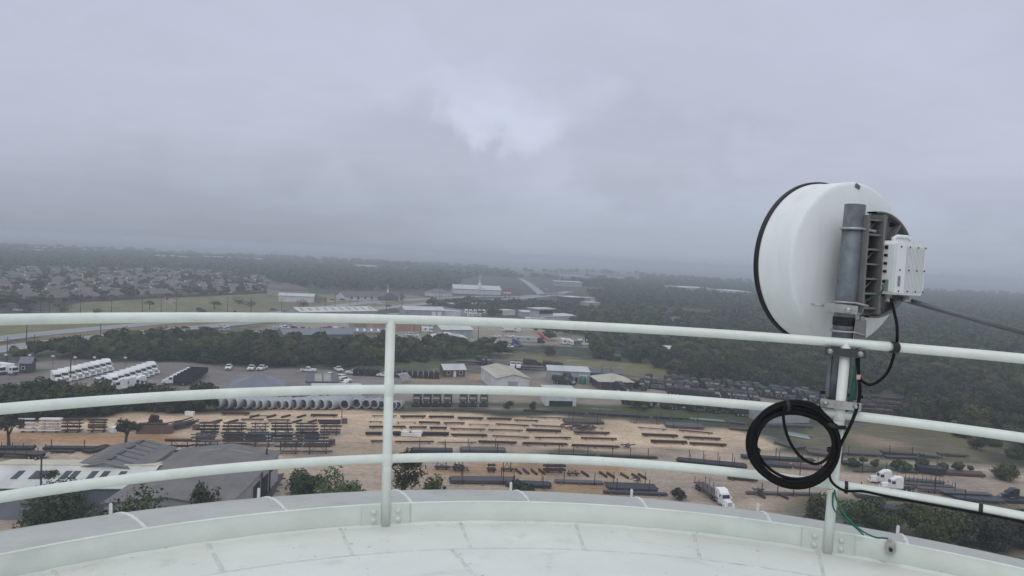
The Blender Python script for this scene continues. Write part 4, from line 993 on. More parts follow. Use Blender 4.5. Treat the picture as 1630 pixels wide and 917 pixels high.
# ---- middle distance
building('cottage', 'small brown cottage with white trim in the middle lot', 'cottage', (707, 600), (740, 599.5), 6.5, 2.7, 'gable_x', 1.5, 'roof_pale', 'wall_brown', .5, doors=((.5, 1.0, 2.1, 'white_trim'),), windows=((.2, 1.5, 1.0, 1.2), (.8, 1.5, 1.0, 1.2)), trim='white_trim')
building('metal_building', 'tan metal building with a ribbed skylit roof facing the rail', 'metal building', (790, 624), (842, 624), 24, 4.6, 'gable_y', 1.3, 'roof_tan', 'wall_white', .4, lights=6, light_mat='skylight_pale', doors=((.5, 3.5, 3.6, 'wall_grey'),))
bld, wd = building('garage_block', 'pale flat garage block with three roller doors and a green tank before it', 'garage', (872, 608), (938, 611), 10, 4.2, 'mono', .5, 'roof_pale', 'wall_grey', .3, doors=((.2, 3.0, 3.2, 'wall_white'), (.5, 3.0, 3.2, 'wall_white'), (.84, 3.0, 3.2, 'wall_white'), (.68, 1.0, 2.2, 'dark_opening')))
building('lean_to', 'dark open-sided lean-to joined to the garage block', 'shed', (940, 609), (990, 612), 9, 3.6, 'mono', .4, 'roof_dark', 'wall_dark', .3)
for px in (957, 972): single(MB().tube([(0, 0, 0), (0, 0, 7.5)], .35, 8), 'vent_stack', 'galvanised', f'{"taller" if px == 957 else "second"} grey vent stack rising behind the dark lean-to', 'stack', gp(px, 607))
b_, wd = building('open_shed', 'tan hip-roofed open shed on posts with junk beneath', 'shed', (955, 621), (1005, 622), 11, 3.2, 'hip', 2.0, 'roof_tan', 'wall_dark', 1.0)
for u in (0, .33, .66, 1.0): part(MB().box((u*wd, -.6, 1.6), (.22, .22, 3.2)), 'post', 'timber', b_)
building('workshop', 'white workshop with a dark open front below the middle rail', 'workshop', (868, 646), (917, 647), 9, 4.6, 'flat', 0, 'roof_pale', 'wall_white', .2, doors=((.5, 7.4, 1.6, 'dark_opening'),))
building('wall_shed', 'long pale shed wall seen through the cable coil', 'shed', (1216, 674), (1288, 673), 8, 3.6, 'mono', .5, 'roof_dark', 'wall_grey', .2)
building('lot_hut', 'little dark gabled hut on the grass island by the white lorries', 'hut', (31, 594), (49, 594), 5, 3.3, 'gable_x', 1.6, 'roof_slate', 'wall_dark', .4, windows=((.3, 1.7, .8, .9),))
building('office', 'grey-roofed office with a small dormer behind the concrete pipes', 'office', (368, 637), (450, 636), 13, 3.6, 'hip', 3.0, 'roof_slate', 'wall_blue', .6, windows=((.2, 1.8, 1.2, 1.2), (.5, 1.8, 1.2, 1.2), (.8, 1.8, 1.2, 1.2)))
b_, wd = building('canopy', 'flat canopy with two pale roof strips beside parked pickups', 'canopy', (486, 627), (538, 627), 15, 3.6, 'flat', 0, 'roof_dark', 'wall_grey', .3)
for u in (.38, .66): part(MB().box((u*wd, 7.5, 3.89), (2.2, 14, .04)), 'roof_strip', 'skylight_pale', b_)
building('white_hall', 'white hall glimpsed behind the concrete pipes under the rail', 'hall', (495, 641), (575, 641), 9, 3.8, 'flat', 0, 'roof_pale', 'wall_white', .2, doors=((.25, 2.5, 3, 'red_body'), (.6, 1.2, 2.2, 'wall_grey')))
# industrial strip
building('long_shed', 'long slate-blue shed with little ridge vents behind the tree belt', 'shed', (452, 548), (562, 546), 17, 4.2, 'gable_x', 2.0, 'roof_slate', 'wall_blue', .4, vents=6)
building('annex', 'low white annex at the end of the slate-blue shed', 'annex', (428, 541), (451, 541), 9, 2.6, 'mono', .4, 'roof_white', 'wall_white', .3)
building('peach_building', 'peach-walled workshop with a striped blue roof beside the railing post', 'workshop', (562, 544), (618, 545), 16, 4.6, 'gable_x', 1.4, 'roof_slate', 'wall_peach', .3, lights=5, light_mat='white_trim')
building('peach_hall', 'long peach wall of a low hall past the post', 'hall', (595, 527), (668, 526), 12, 4.0, 'flat', 0, 'roof_tan', 'wall_peach', .3)
building('olive_shed', 'small olive shed between the red lorries and the peach hall', 'shed', (562, 522), (596, 522), 9, 3.4, 'gable_x', 1, 'roof_tan', 'wall_olive', .3)
building('strip_store', 'white store with dark roof strips right behind the top rail', 'store', (478, 509), (600, 506), 20, 4.6, 'gable_x', 2.2, 'roof_white', 'wall_grey', .4, lights=10)
building('grey_shop', 'grey shop with white roller doors beside the camper lot', 'shop', (644, 503), (708, 504), 17, 4.2, 'gable_x', 2.0, 'roof_pale', 'wall_grey', .4, doors=((.72, 3, 3.4, 'white_trim'), (.86, 3, 3.4, 'white_trim')))
building('block_wall_shop', 'small white block shop left of the campers', 'shop', (708, 503), (733, 504), 9, 3.4, 'flat', 0, 'roof_pale', 'wall_white', .2)
building('long_canopy', 'long low white canopy behind the row of campers', 'canopy', (724, 491), (776, 490), 10, 3.4, 'mono', .3, 'roof_white', 'wall_dark', .5)
building('green_shop', 'pale green shop with a wide white gable roof', 'shop', (703, 538), (752, 538), 16, 4.4, 'gable_x', 1.8, 'roof_white', 'wall_green', .5)
building('ribbed_shed', 'white ribbed shed with dark panels in front of the green shop', 'shed', (690, 549), (742, 550), 13, 3.6, 'gable_y', 1.4, 'roof_white', 'wall_tan', .5, lights=3)
b_, wd = building('office_block', 'white office block with a flat-topped glass tower among trees', 'office', (866, 514), (921, 512), 15, 4.2, 'mono', .5, 'roof_white', 'wall_white', .5)
part(MB().box((6, 9, 4.5), (14, 9, 9)), 'tower', 'wall_grey', b_); tw = part(MB().box((6, 9, 9.3), (17, 12, .5)), 'roof', 'roof_white', b_)
part(MB().box((6, 4.4, 7), (13, .2, 2.4)), 'window', 'tinted_glass', b_)
building('office_wing', 'long white wing left of the flat-topped tower', 'office', (832, 506), (872, 507), 12, 4.2, 'mono', .6, 'roof_white', 'wall_grey', .5)
building('clinic', 'low white building peeping from trees left of the office wing', 'building', (800, 502), (820, 502), 10, 3.6, 'flat', 0, 'roof_white', 'wall_white', .3)
building('white_store', 'white store under trees behind the trailers', 'store', (838, 513), (866, 514), 8, 2.6, 'mono', .3, 'roof_white', 'wall_white', .3)
building('dark_depot', 'dark-fronted depot by the highway bend', 'depot', (909, 483), (930, 483), 22, 6, 'flat', 0, 'roof_white', 'wall_dark', .5)
building('pale_depot', 'pale depot joined right of the dark-fronted one', 'depot', (930, 483), (940, 483), 22, 5.5, 'flat', 0, 'roof_tan', 'wall_grey', .5)
building('yard_office', 'small white office beside the pale depot', 'office', (940, 480), (947, 480), 12, 4, 'flat', 0, 'roof_white', 'wall_white', .5)
building('yard_store', 'white store with low annex at the edge of the far wood', 'store', (937, 487), (955, 487), 12, 3.2, 'flat', 0, 'roof_white', 'wall_tan', .5)
building('long_factory', 'very long pale factory fading into the mist', 'factory', (895, 446), (1006, 451), 70, 9, 'flat', 0, 'roof_mist', 'wall_grey', 1)
building('far_factory', 'shorter misty factory roof before the long one', 'factory', (884, 455), (926, 457), 50, 7, 'flat', 0, 'roof_pale', 'wall_grey', 1)
building('wood_shed', 'lone white shed standing in the wide wood', 'shed', (1064, 568), (1089, 569), 10, 3.6, 'mono', .6, 'roof_white', 'wall_white', .3, doors=((.3, 1.6, 2.4, 'wall_grey'), (.6, 1.6, 2.4, 'wall_grey')))
building('wood_house', 'pale low house in a gap of the wide wood', 'house', (1066, 517), (1091, 518), 14, 3.4, 'hip', 2.4, 'shingle_grey', 'wall_white', .6)
# across the highway
building('white_barn', 'long white barn at the edge of the field', 'barn', (443, 480), (499, 482), 16, 4.8, 'gable_x', 1.8, 'roof_pale', 'wall_white', .5)
building('grey_hall', 'mauve-grey roofed hall behind the white barn', 'hall', (447, 473), (492, 473), 30, 6.5, 'hip', 5, 'shingle_rose', 'wall_tan', .8)
building('bungalow', 'brown bungalow with parked cars right of the white barn', 'house', (498, 481), (520, 481), 14, 3.2, 'hip', 2.5, 'shingle_brown', 'house_brick', .6)
b_, wd = building('church', 'long brown-roofed church with a thin white steeple', 'church', (549, 478), (636, 478.5), 20, 3.6, 'gable_x', 3.6, 'shingle_brown', 'wall_white', .9, windows=tuple((u, 2, 1.6, 2) for u in (.12, .24, .36, .48, .6)))
part(MB().side([(wd*.62, 0), (wd*.94, 0), (wd*.94, 3.8), (wd*.78, 7.6), (wd*.62, 3.8)], -4, 8), 'nave', 'shingle_brown', b_)
sp = part(MB().lathe([(1.0, 7.0), (.8, 8.5), (.25, 10.0), (.05, 16)], 8, Matrix.Translation((wd*.78, 1, 0))), 'steeple', 'white_trim', b_)
b_, wd = building('school', 'long pale building in the mist with a slim white spire', 'school', (722, 467), (797, 470), 30, 5.5, 'gable_x', 4, 'roof_pale', 'wall_white', .8)
part(MB().lathe([(2.0, 8), (1.7, 12), (.5, 14), (.06, 24)], 8, Matrix.Translation((wd*.55, 3, 0))), 'spire', 'white_trim', b_)
building('motel', 'low tan building near the highway beyond the poles', 'motel', (690, 472), (720, 472), 16, 4, 'hip', 3, 'shingle_grey', 'wall_white', .6)
for i, (x0, x1, y, lab) in enumerate(((18, 42, 402.5, 'pale distant warehouse in mist above the suburb trees'), (62, 106, 398.5, 'long faint white roof on the misty plain beyond the suburb'), (128, 164, 402, 'faint pale shed low in the mist'), (250, 300, 413, 'faint white hall in mist over the wood'), (330, 372, 414, 'broad pale roof in mist beyond the wood'), (380, 412, 416.5, 'pale block at the end of the misty row'), (1090, 1135, 466, 'pale misty works behind the wide wood'), (1160, 1196, 472, 'faint white roofs in mist close to the dish'), (560, 590, 428, 'faint roof in mist over the tall trees'))):
    building('distant_hall', lab, 'hall', (x0, y), (x1, y+1.5), 60, 8, 'flat', 0, 'roof_white', 'wall_white', 1)

# ================================================================== suburb houses
def house_proto(i, wdt, dep, rise, rm, wing):
    t = thing('house', 'house', 'house'); wl = MB().box((0, 0, 1.4), (wdt, dep, 2.8))
    if wing: wl.box((wdt*.28, -dep*.62, 1.4), (wdt*.42, dep*.5, 2.8))
    part(wl, 'wall', 'house_brick', t); o = .7; rf = MB()
    def hip(cx, cy, w_, d_, z0, rs_):
        q = min(w_, d_)/2; A = [(cx-w_/2, cy-d_/2, z0), (cx+w_/2, cy-d_/2, z0), (cx+w_/2, cy+d_/2, z0), (cx-w_/2, cy+d_/2, z0)]
        if w_ >= d_: T = [(cx-w_/2+q*.9, cy, z0+rs_), (cx+w_/2-q*.9, cy, z0+rs_)]; F = [(0, 1, 5, 4), (1, 2, 5), (2, 3, 4, 5), (3, 0, 4), (3, 2, 1, 0)]
        else: T = [(cx, cy-d_/2+q*.9, z0+rs_), (cx, cy+d_/2-q*.9, z0+rs_)]; F = [(0, 1, 4), (1, 2, 5, 4), (2, 3, 5), (3, 0, 4, 5), (3, 2, 1, 0)]
        rf.add(A+T, F)
    hip(0, 0, wdt+2*o, dep+2*o, 2.75, rise)
    if wing: hip(wdt*.28, -dep*.55, wdt*.42+2*o, dep*.75+2*o, 2.76, rise*.8)
    part(rf, 'roof', rm, t); part(MB().box((-wdt*.3, dep*.1, 3.6), (1.0, 1.3, 4.6)), 'chimney', 'white_trim', t)
    part(MB().box((wdt*.28, -dep*(.875 if wing else .505), 1.15), (4.6, .1, 2.2)), 'garage_door', 'white_trim', t)
    for u in (-.36, -.1): part(MB().box((wdt*u, -dep*.505, 1.5), (1.5, .1, 1.3)), 'window', 'tinted_glass', t)
    return t
HP = [house_proto(0, 17, 13, 3.6, 'shingle_grey', True), house_proto(1, 19, 12, 3.2, 'shingle_brown', False), house_proto(2, 16, 14, 4.0, 'shingle_rose', True), house_proto(3, 20, 13, 3.6, 'shingle_grey', True), house_proto(4, 15, 12, 4.2, 'shingle_brown', True)]
HN = ['grey', 'brown', 'rosy brown', 'wide grey', 'steep brown']
f0, f1 = gp(122, 481), gp(420, 467); fd = (f1-f0).normalized(); fn = Vector((-fd.y, fd.x, 0))
hs_ = []; rnd = random.Random(4); subp = SUB
for ir in range(14):
    for jc in range(-4, 22):
        p = f0+fn*(14+ir*27+(ir % 2)*5)+fd*(jc*20.5+rnd.uniform(-2, 2))
        hs_.append((ir, jc, p))
ok = sdist(np.array([[h[2].x, h[2].y] for h in hs_]), subp) > 0
hs_ = [h for h, k in zip(hs_, ok) if k and abs(h[2].x) < h[2].y*.72]
cnt = {}
for ir, jc, p in sorted(hs_, key=lambda h: (h[0], h[1])):
    cnt[ir] = cnt.get(ir, 0)+1; k = rnd.randrange(5); o = ORD[min(cnt[ir]-1, 38)]; q = rnd.choice([0, 0, 0, PI/2])
    if rnd.random() < .25: continue
    rowname = 'row along the field fence' if ir == 0 else f'{ORD[ir]} row from field fence'
    place(HP[k], p, math.atan2(fd.y, fd.x)+(PI if ir % 2 == 0 else 0)+q+rnd.uniform(-.06, .06), f'{HN[k]}-roofed house, {o} from near end in {rowname}', 'house', 'suburb houses')
# field fence
fnc = MB(); 
for i in range(40): fnc.box(((i+.5)*6.0, 0, .95), (5.98, .08, 1.9))
single(fnc, 'field_fence', 'wall_brown', 'dark board fence between the suburb houses and the field', 'fence', f0, yaw(f0, f1))

# ================================================================== vehicles
def wheels(t, pos, r, wdt=.28):
    for x, y in pos:
        wl = part(MB().lathe([(r*.55, -wdt/2), (r*.95, -wdt/2), (r, -wdt*.35), (r, wdt*.35), (r*.95, wdt/2), (r*.55, wdt/2)], 14, Matrix.Translation((x, y, r)) @ Matrix.Rotation(PI/2, 4, 'X')), 'wheel', 'tyre', t)
        part(MB().lathe([(.001, -wdt*.42), (r*.55, -wdt*.36), (r*.55, wdt*.36), (.001, wdt*.42)], 10, Matrix.Translation((x, y, r)) @ Matrix.Rotation(PI/2, 4, 'X')), 'rim', 'silver_body', wl)
def tractor_proto(body='white_body', name='truck_tractor', sleeper=True):
    t = thing(name, name, 'truck')
    part(MB().box((-2.2, 0, .85), (6.4, .9, .35)), 'chassis', 'chassis_black', t)
    hood = MB(); hood.add([(1.3, -.85, .75), (3.3, -.8, .75), (3.3, .8, .75), (1.3, .85, .75), (1.3, -.85, 2.0), (3.15, -.7, 1.72), (3.15, .7, 1.72), (1.3, .85, 2.0)], [(3, 2, 1, 0), (4, 5, 6, 7), (0, 1, 5, 4), (1, 2, 6, 5), (2, 3, 7, 6), (3, 0, 4, 7)])
    part(hood, 'hood', body, t)
    for s in (-1, 1): part(MB().side([(1.55, .55), (3.3, .55), (3.3, .95), (2.9, 1.25), (1.9, 1.25)], s*.82 if s > 0 else -1.22, 1.22 if s > 0 else -.82), 'fender', body, t)
    cab = MB().side([(-.3, .8), (1.3, .8), (1.3, 2.0), (.95, 2.85), (-.3, 3.0)], -1.1, 1.1); part(cab, 'cab', body, t)
    if sleeper:
        part(MB().side([(-2.1, .9), (-.302, .9), (-.302, 3.05), (.55, 2.98), (-.5, 3.75), (-2.1, 3.8)], -1.15, 1.15), 'sleeper', body, t)
    part(MB().add([(1.325, -.98, 2.03), (1.325, .98, 2.03), (.985, .92, 2.83), (.985, -.92, 2.83)], [(0, 1, 2, 3)]), 'windshield', 'tinted_glass', t)
    for s in (-1, 1):
        part(MB().box((.42, s*1.106, 2.3), (1.0, .02, .75)), 'side_window', 'tinted_glass', t)
        part(MB().box((1.1, s*1.42, 2.25), (.12, .22, .6)), 'mirror', body, t)
        part(MB().box((3.31, s*.68, 1.15), (.06, .3, .24)), 'headlight', 'lamp_clear', t)
        part(MB().tube([(-.7, s*1.0, .72), (.7, s*1.0, .72)], .3, 10), 'fuel_tank', 'silver_body', t)
    part(MB().box((3.27, 0, 1.2), (.10, 1.0, .95)), 'grille', 'silver_body', t); part(MB().box((3.4, 0, .55), (.2, 2.3, .32)), 'bumper', body, t)
    part(MB().lathe([(.25, 0), (.55, .02), (.55, .1)], 12, Matrix.Translation((-3.6, 0, 1.1))), 'fifth_wheel', 'chassis_black', t)
    wheels(t, [(2.45, -1.0), (2.45, 1.0)]+[(x, y) for x in (-3.0, -4.3) for y in (-.92, .92)], .52, .42); return t
def boxtruck_proto():
    t = thing('cabover_truck', 'truck', 'truck'); part(MB().box((-1.2, 0, .8), (7, .9, .3)), 'chassis', 'chassis_black', t)
    part(MB().side([(1.1, .6), (3.0, .6), (3.0, 1.5), (2.8, 2.6), (1.1, 2.65)], -1.1, 1.1), 'cab', 'white_body', t)
    part(MB().add([(3.02, -1, 1.55), (3.02, 1, 1.55), (2.84, .95, 2.5), (2.84, -.95, 2.5)], [(0, 1, 2, 3)]), 'windshield', 'tinted_glass', t)
    for s in (-1, 1): part(MB().box((2.2, s*1.106, 2.0), (.9, .02, .7)), 'side_window', 'tinted_glass', t)
    part(MB().box((-2.0, 0, 2.25), (5.8, 2.4, 2.4)), 'cargo_box', 'white_body', t); part(MB().box((3.04, 0, .85), (.1, 2.1, .4)), 'bumper', 'dark_body', t)
    wheels(t, [(2.1, -.95), (2.1, .95), (-3, -.95), (-3, .95)], .48, .35); return t
def rack_truck_proto():
    t = thing('rack_truck', 'truck', 'truck'); part(MB().box((-1.6, 0, .85), (7.4, .9, .3)), 'chassis', 'chassis_black', t)
    part(MB().side([(1.4, .7), (3.4, .7), (3.3, 1.6), (1.4, 1.9)], -.9, .9), 'hood', 'white_body', t); part(MB().side([(-.1, .8), (1.4, .8), (1.4, 1.9), (1.05, 2.7), (-.1, 2.75)], -1.05, 1.05), 'cab', 'white_body', t)
    part(MB().add([(1.42, -.95, 1.95), (1.42, .95, 1.95), (1.09, .9, 2.62), (1.09, -.9, 2.62)], [(0, 1, 2, 3)]), 'windshield', 'tinted_glass', t)
    for s in (-1, 1): part(MB().box((.6, s*1.056, 2.2), (.9, .02, .6)), 'side_window', 'tinted_glass', t)
    rk = part(MB().box((-2.9, 0, 1.25), (5.4, 2.4, .2)), 'bed', 'chassis_black', t)
    for s in (-1, 1): part(MB().box((-2.9, s*1.16, 2.1), (5.4, .08, 1.5)), 'side_rack', 'dark_body', rk)
    part(MB().box((-.28, 0, 2.2), (.1, 2.4, 1.8)), 'headboard', 'dark_body', rk)
    wheels(t, [(2.5, -.95), (2.5, .95), (-3.2, -.95), (-3.2, .95)], .5, .38); return t
def pickup_proto(body, nm='pickup'):
    t = thing(nm, nm, 'pickup'); bd = MB().side([(-2.8, .45), (2.75, .45), (2.75, 1.0), (2.5, 1.12), (.95, 1.2), (-2.8, 1.2)], -.98, .98); part(bd, 'body', body, t)
    part(MB().box((-1.75, 0, 1.215), (1.9, 1.6, .02)), 'bed_floor', 'chassis_black', t)
    part(MB().add([(-.75, -.92, 1.2), (1.1, -.92, 1.2), (1.1, .92, 1.2), (-.75, .92, 1.2), (-.65, -.78, 1.85), (.45, -.78, 1.85), (.45, .78, 1.85), (-.65, .78, 1.85)], [(4, 5, 6, 7), (0, 1, 5, 4), (1, 2, 6, 5), (2, 3, 7, 6), (3, 0, 4, 7)]), 'cab', body, t)
    part(MB().add([(1.07, -.84, 1.24), (1.07, .84, 1.24), (.52, .74, 1.8), (.52, -.74, 1.8)], [(0, 1, 2, 3)]), 'windshield', 'tinted_glass', t)
    for s in (-1, 1):
        v = [(-.6, s*.915, 1.28), (.8, s*.915, 1.28), (.42, s*.815, 1.76), (-.55, s*.815, 1.76)]
        part(MB().add(v if s < 0 else v[::-1], [(0, 1, 2, 3)]), 'side_window', 'tinted_glass', t)
        part(MB().box((2.76, s*.75, .9), (.05, .35, .2)), 'headlight', 'lamp_clear', t)
    part(MB().box((2.77, 0, .85), (.04, .9, .3)), 'grille', 'dark_body', t); part(MB().box((2.83, 0, .55), (.12, 1.9, .2)), 'bumper', 'silver_body', t)
    wheels(t, [(x, y) for x in (1.75, -1.75) for y in (-.88, .88)], .39, .26); return t
def car_proto(body, nm='car'):
    t = thing(nm, nm, 'car'); part(MB().side([(-2.3, .35), (2.3, .35), (2.3, .75), (1.2, .95), (-2.2, 1.0)], -.9, .9), 'body', body, t)
    part(MB().add([(-1.9, -.84, .97), (1.1, -.84, .95), (1.1, .84, .95), (-1.9, .84, .97), (-1.2, -.68, 1.48), (.3, -.68, 1.48), (.3, .68, 1.48), (-1.2, .68, 1.48)], [(0, 1, 5, 4), (1, 2, 6, 5), (2, 3, 7, 6), (3, 0, 4, 7)]), 'window', 'tinted_glass', t)
    part(MB().box((-.45, 0, 1.49), (1.6, 1.38, .04)), 'roof', body, t)
    wheels(t, [(x, y) for x in (1.4, -1.4) for y in (-.82, .82)], .33, .22); return t
def army_proto():
    t = thing('army_truck', 'lorry', 'lorry'); part(MB().box((-1, 0, .95), (7, 1, .35)), 'chassis', 'chassis_black', t)
    part(MB().side([(1.0, .9), (2.9, .9), (2.85, 1.75), (1.0, 1.95)], -.95, .95), 'hood', 'olive_body', t); part(MB().box((.2, 0, 1.9), (1.6, 2.2, 1.7)), 'cab', 'olive_body', t)
    part(MB().box((1.015, 0, 2.3), (.04, 1.9, .55)), 'windshield', 'silver_body', t); part(MB().box((2.92, 0, 1.3), (.05, 1.3, .6)), 'grille', 'chassis_black', t); part(MB().box((3.05, 0, .8), (.2, 2.4, .3)), 'bumper', 'brown_steel', t)
    cv = MB().end([(-1.2, 1.2), (1.2, 1.2), (1.2, 2.7), (.8, 3.1), (-.8, 3.1), (-1.2, 2.7)], -4.6, -.75); part(cv, 'cargo_cover', 'olive_body', t)
    for s in (-1, 1): part(MB().box((2.93, s*.85, 1.45), (.05, .22, .22)), 'headlight', 'lamp_clear', t); part(MB().box((2.2, s*1.08, 1.2), (1.4, .32, .12)), 'fender', 'olive_body', t)
    wheels(t, [(2.2, -1), (2.2, 1)]+[(x, y) for x in (-2.2, -3.5) for y in (-1, 1)], .55, .4); return t
def van_trailer_proto(body, ln=6.0, nm='camper'):
    t = thing(nm, nm, 'camper'); part(MB().end([(-1.2, .5), (1.2, .5), (1.2, 2.85), (1.0, 3.05), (-1.0, 3.05), (-1.2, 2.85)], -ln/2, ln/2), 'body', body, t)
    for x in (-ln*.28, ln*.12): 
        for s in (-1, 1): part(MB().box((x, s*1.205, 1.9), (1.1, .03, .7)), 'window', 'tinted_glass', t)
    for s in (-1, 1): part(MB().box((s*(ln/2+.005), 0, 1.95), (.03, 1.4, .75)), 'end_window', 'tinted_glass', t)
    part(MB().tube([(ln/2, -.7, .5), (ln/2+1.2, 0, .5), (ln/2, .7, .5)], .07, 6), 'drawbar', 'chassis_black', t); wheels(t, [(-.4, -1.05), (-.4, 1.05)], .36, .24); return t
def flatbed_proto(nm='flatbed_trailer', ln=12.5, stakes=True, deck='deck_wood'):
    t = thing(nm, nm, 'trailer'); part(MB().box((0, 0, 1.3), (ln, 2.5, .22)), 'deck', deck, t)
    for s in (-1, 1): part(MB().box((0, s*.45, .98), (ln*.98, .16, .40)), 'main_beam', 'chassis_black', t)
    if stakes:
        for i in range(6):
            for s in (-1, 1): part(MB().box((-ln/2+.6+i*(ln-1.2)/5, s*1.22, 2.1), (.10, .08, 1.4)), 'stake', 'chassis_black', t)
    for s in (-1, 1): part(MB().box((ln*.28, s*.7, .55), (.14, .14, 1.1)), 'landing_leg', 'chassis_black', t)
    wheels(t, [(x, y) for x in (-ln*.30, -ln*.41) for y in (-1, 1)], .5, .4); return t
TR, BT, RT, PK, PKS, CARW, CARD, CARB, ARMY = tractor_proto(), boxtruck_proto(), rack_truck_proto(), pickup_proto('white_body'), pickup_proto('silver_body'), car_proto('white_body'), car_proto('dark_body'), car_proto('blue_body'), army_proto()
TRD = tractor_proto('dark_body', sleeper=True); TRR = tractor_proto('red_body'); TRB = tractor_proto('blue_body')
CMP = van_trailer_proto('white_body'); CMPL = van_trailer_proto('white_body', 9, 'box_trailer'); CMPS = van_trailer_proto('silver_body', 13, 'semi_trailer'); CMPT = van_trailer_proto('teal_body', 4, 'cargo_trailer')
FB, FBN = flatbed_proto(), flatbed_proto(stakes=False, deck='grey_steel')
def fill(proto, a, b, n, rz, label, cat, group, jit=.0, s=1.0):
    rnd = random.Random(n*7+int(a[0])); A, B = gp(*a), gp(*b)
    for i in range(n):
        p = A.lerp(B, i/max(1, n-1)); place(proto, p+Vector((rnd.uniform(-jit, jit), rnd.uniform(-jit, jit), 0)), rz+rnd.uniform(-.03, .03), label.format(ORD[i]), cat, group, s)
# white tractors in two rows
fill(TR, (90, 610), (170, 589.5), 9, R_(-42), 'white truck tractor, {} from the hedge end of the row nearest the hut', 'truck', 'white tractors in the hut-side row')
fill(TR, (160, 622), (242, 594), 10, R_(-42), 'white truck tractor, {} from the hedge end of the row beside the open lot', 'truck', 'white tractors in the open-lot row')
for i, (px, py, lab) in enumerate(((190, 622, 'white tractor half hidden by hedge trees, nearest the rows'), (203, 620, 'white tractor in the middle of three before the rows'), (219, 618, 'white tractor standing out alone at the end of three'))): place(TR, gp(px, py), R_(-150+i*8), lab, 'truck', 'loose white tractors')
place(BT, gp(-6, 596), R_(-20), 'white cab-over box lorry cut by the frame near the hut', 'truck'); place(BT, gp(14, 596), R_(-20), 'white cab-over box lorry closest to the hut', 'truck')
fill(RT, (276, 613), (302, 598), 6, R_(190), 'white-cabbed truck with black rack body, {} from the hedge', 'truck', 'rack trucks')
# pickups
for px, py, rz, lab in ((364, 588, -75, 'white pickup facing the hedge, first along the tree belt'), (400, 589, -80, 'white pickup facing out beside the second gap of the tree belt'), (417, 589, -95, 'white van-like pickup squarely facing the pipes'), (491, 592, 3, 'white crew pickup parked broadside under the trees'), (539, 591, -60, 'white pickup angled out beside the black racks'), (562, 596, 178, 'white pickup broadside before the black racks'), (612, 600, 178, 'white pickup half behind the railing post'), (525, 601, 10, 'white pickup nose above the canopy roof')):
    place(PK, gp(px, py), R_(rz), lab, 'pickup', 'white pickups in the lot')
for i, (px, py) in enumerate(((541, 604), (546, 605), (543, 609), (548, 608), (541, 612))): place(PK, gp(px, py), R_(-60+9*i), f'white pickup, {ORD[i]} in the tight huddle by the canopy', 'pickup', 'pickups by the canopy')
# black racks of pipe behind the pickups
for i in range(16):
    px = 566+i*8.6
    if 606 < px < 618: continue
    single(MB().box((0, 0, 1.1), (1.5, 6, 2.2)).box((0, 0, 2.35), (1.2, 5.6, .3)), 'pipe_rack', 'black_steel', f'black bundle rack, {ORD[i]} along the tree belt from the pickups', 'rack', gp(px, 596+i*.35), R_(8), 'black racks under the tree belt')
for i in range(7): single(MB().tube([(0, -2, .1), (0, -1, 1.6), (0, 1.2, 2.6), (0, 2.6, 2.6)], .16, 6), 'curved_pipe', 'silver_body', f'bent silver pipe, {ORD[i]} from the post in a leaning fan', 'pipe', gp(637+i*2.2, 609-i*.4), R_(40), 'bent silver pipes')
# front-facing army trucks
for i, px in enumerate((663, 679, 694.5, 712, 737, 752.5, 770)): place(ARMY, gp(px, 645), R_(-90+(800-px)*.02), f'dark army lorry facing the yard, {ORD[i]} from the post', 'lorry', 'army lorries facing the yard')
place(RT, gp(816, 586), R_(-92), 'white tractor with dark body, first of two behind the tan building', 'truck'); place(RT, gp(825.5, 586.5), R_(-92), 'white tractor, second of two behind the tan building', 'truck')
place(ARMY, gp(768, 580), R_(-60), 'dark lorry with raised body behind the cottage', 'lorry'); place(ARMY, gp(777, 581), R_(-70), 'dark lorry beside the raised one behind the cottage', 'lorry')
place(FBN, gp(750, 580), R_(3), 'empty grey flatbed on the dark lot behind the cottage', 'trailer'); 
for i, (px, py) in enumerate(((850, 583), (866, 584), (881, 586), (854, 589), (892, 588))): place(FBN if i % 2 else ARMY, gp(px, py), R_(2), f'dark trailer or lorry, {ORD[i]} in the cluster behind the garages', 'vehicle', 'dark vehicles behind the garages')
# scrap rows on the far lot
rnd = random.Random(8); rowsd = [((1022, 608), (1318, 638), 34), ((1030, 617), (1130, 629), 12), ((1140, 622), (1312, 643), 20), ((1082, 629), (1130, 635), 6), ((1160, 637), (1200, 641), 6)]
for ri, (a, b, n) in enumerate(rowsd):
    A, B = gp(*a), gp(*b)
    for i in range(n):
        p = A.lerp(B, (i+rnd.uniform(-.2, .2))/(n-1)); pr_ = rnd.choice([ARMY, ARMY, TRD, CARD, CARD]) if ri < 3 else ARMY
        place(pr_, p, R_(-90+rnd.uniform(-25, 25)) if ri != 3 else R_(2), f'dark parked vehicle, {ORD[i]} from the open shed in the {["back", "second", "third", "broadside", "coil-side"][ri]} row', 'vehicle', 'dark vehicles on the far lot')
rnd = random.Random(31)
for r_i in range(4):
    for i in range(11):
        px = 1343+r_i*4+i*8.6+rnd.uniform(-2, 2); py = 635+r_i*7.2+i*.55
        if 1322 < px < 1338: continue
        mb = MB()
        for q in range(5): mb.box((rnd.uniform(-1.8, 1.8), rnd.uniform(-.9, .9), .5+.25*q), (rnd.uniform(1.5, 4.2), rnd.uniform(.5, 1.6), rnd.uniform(.3, .7)), rnd.uniform(-.3, .3))
        single(mb, 'scrap_bale', ['rust_steel', 'black_steel', 'brown_steel'][rnd.randrange(3)], f'dark scrap bale, {ORD[i]} from the post in {ORD[r_i]} row from the wood', 'scrap bale', gp(px, py), rnd.uniform(-.2, .2), 'scrap bales past the post')
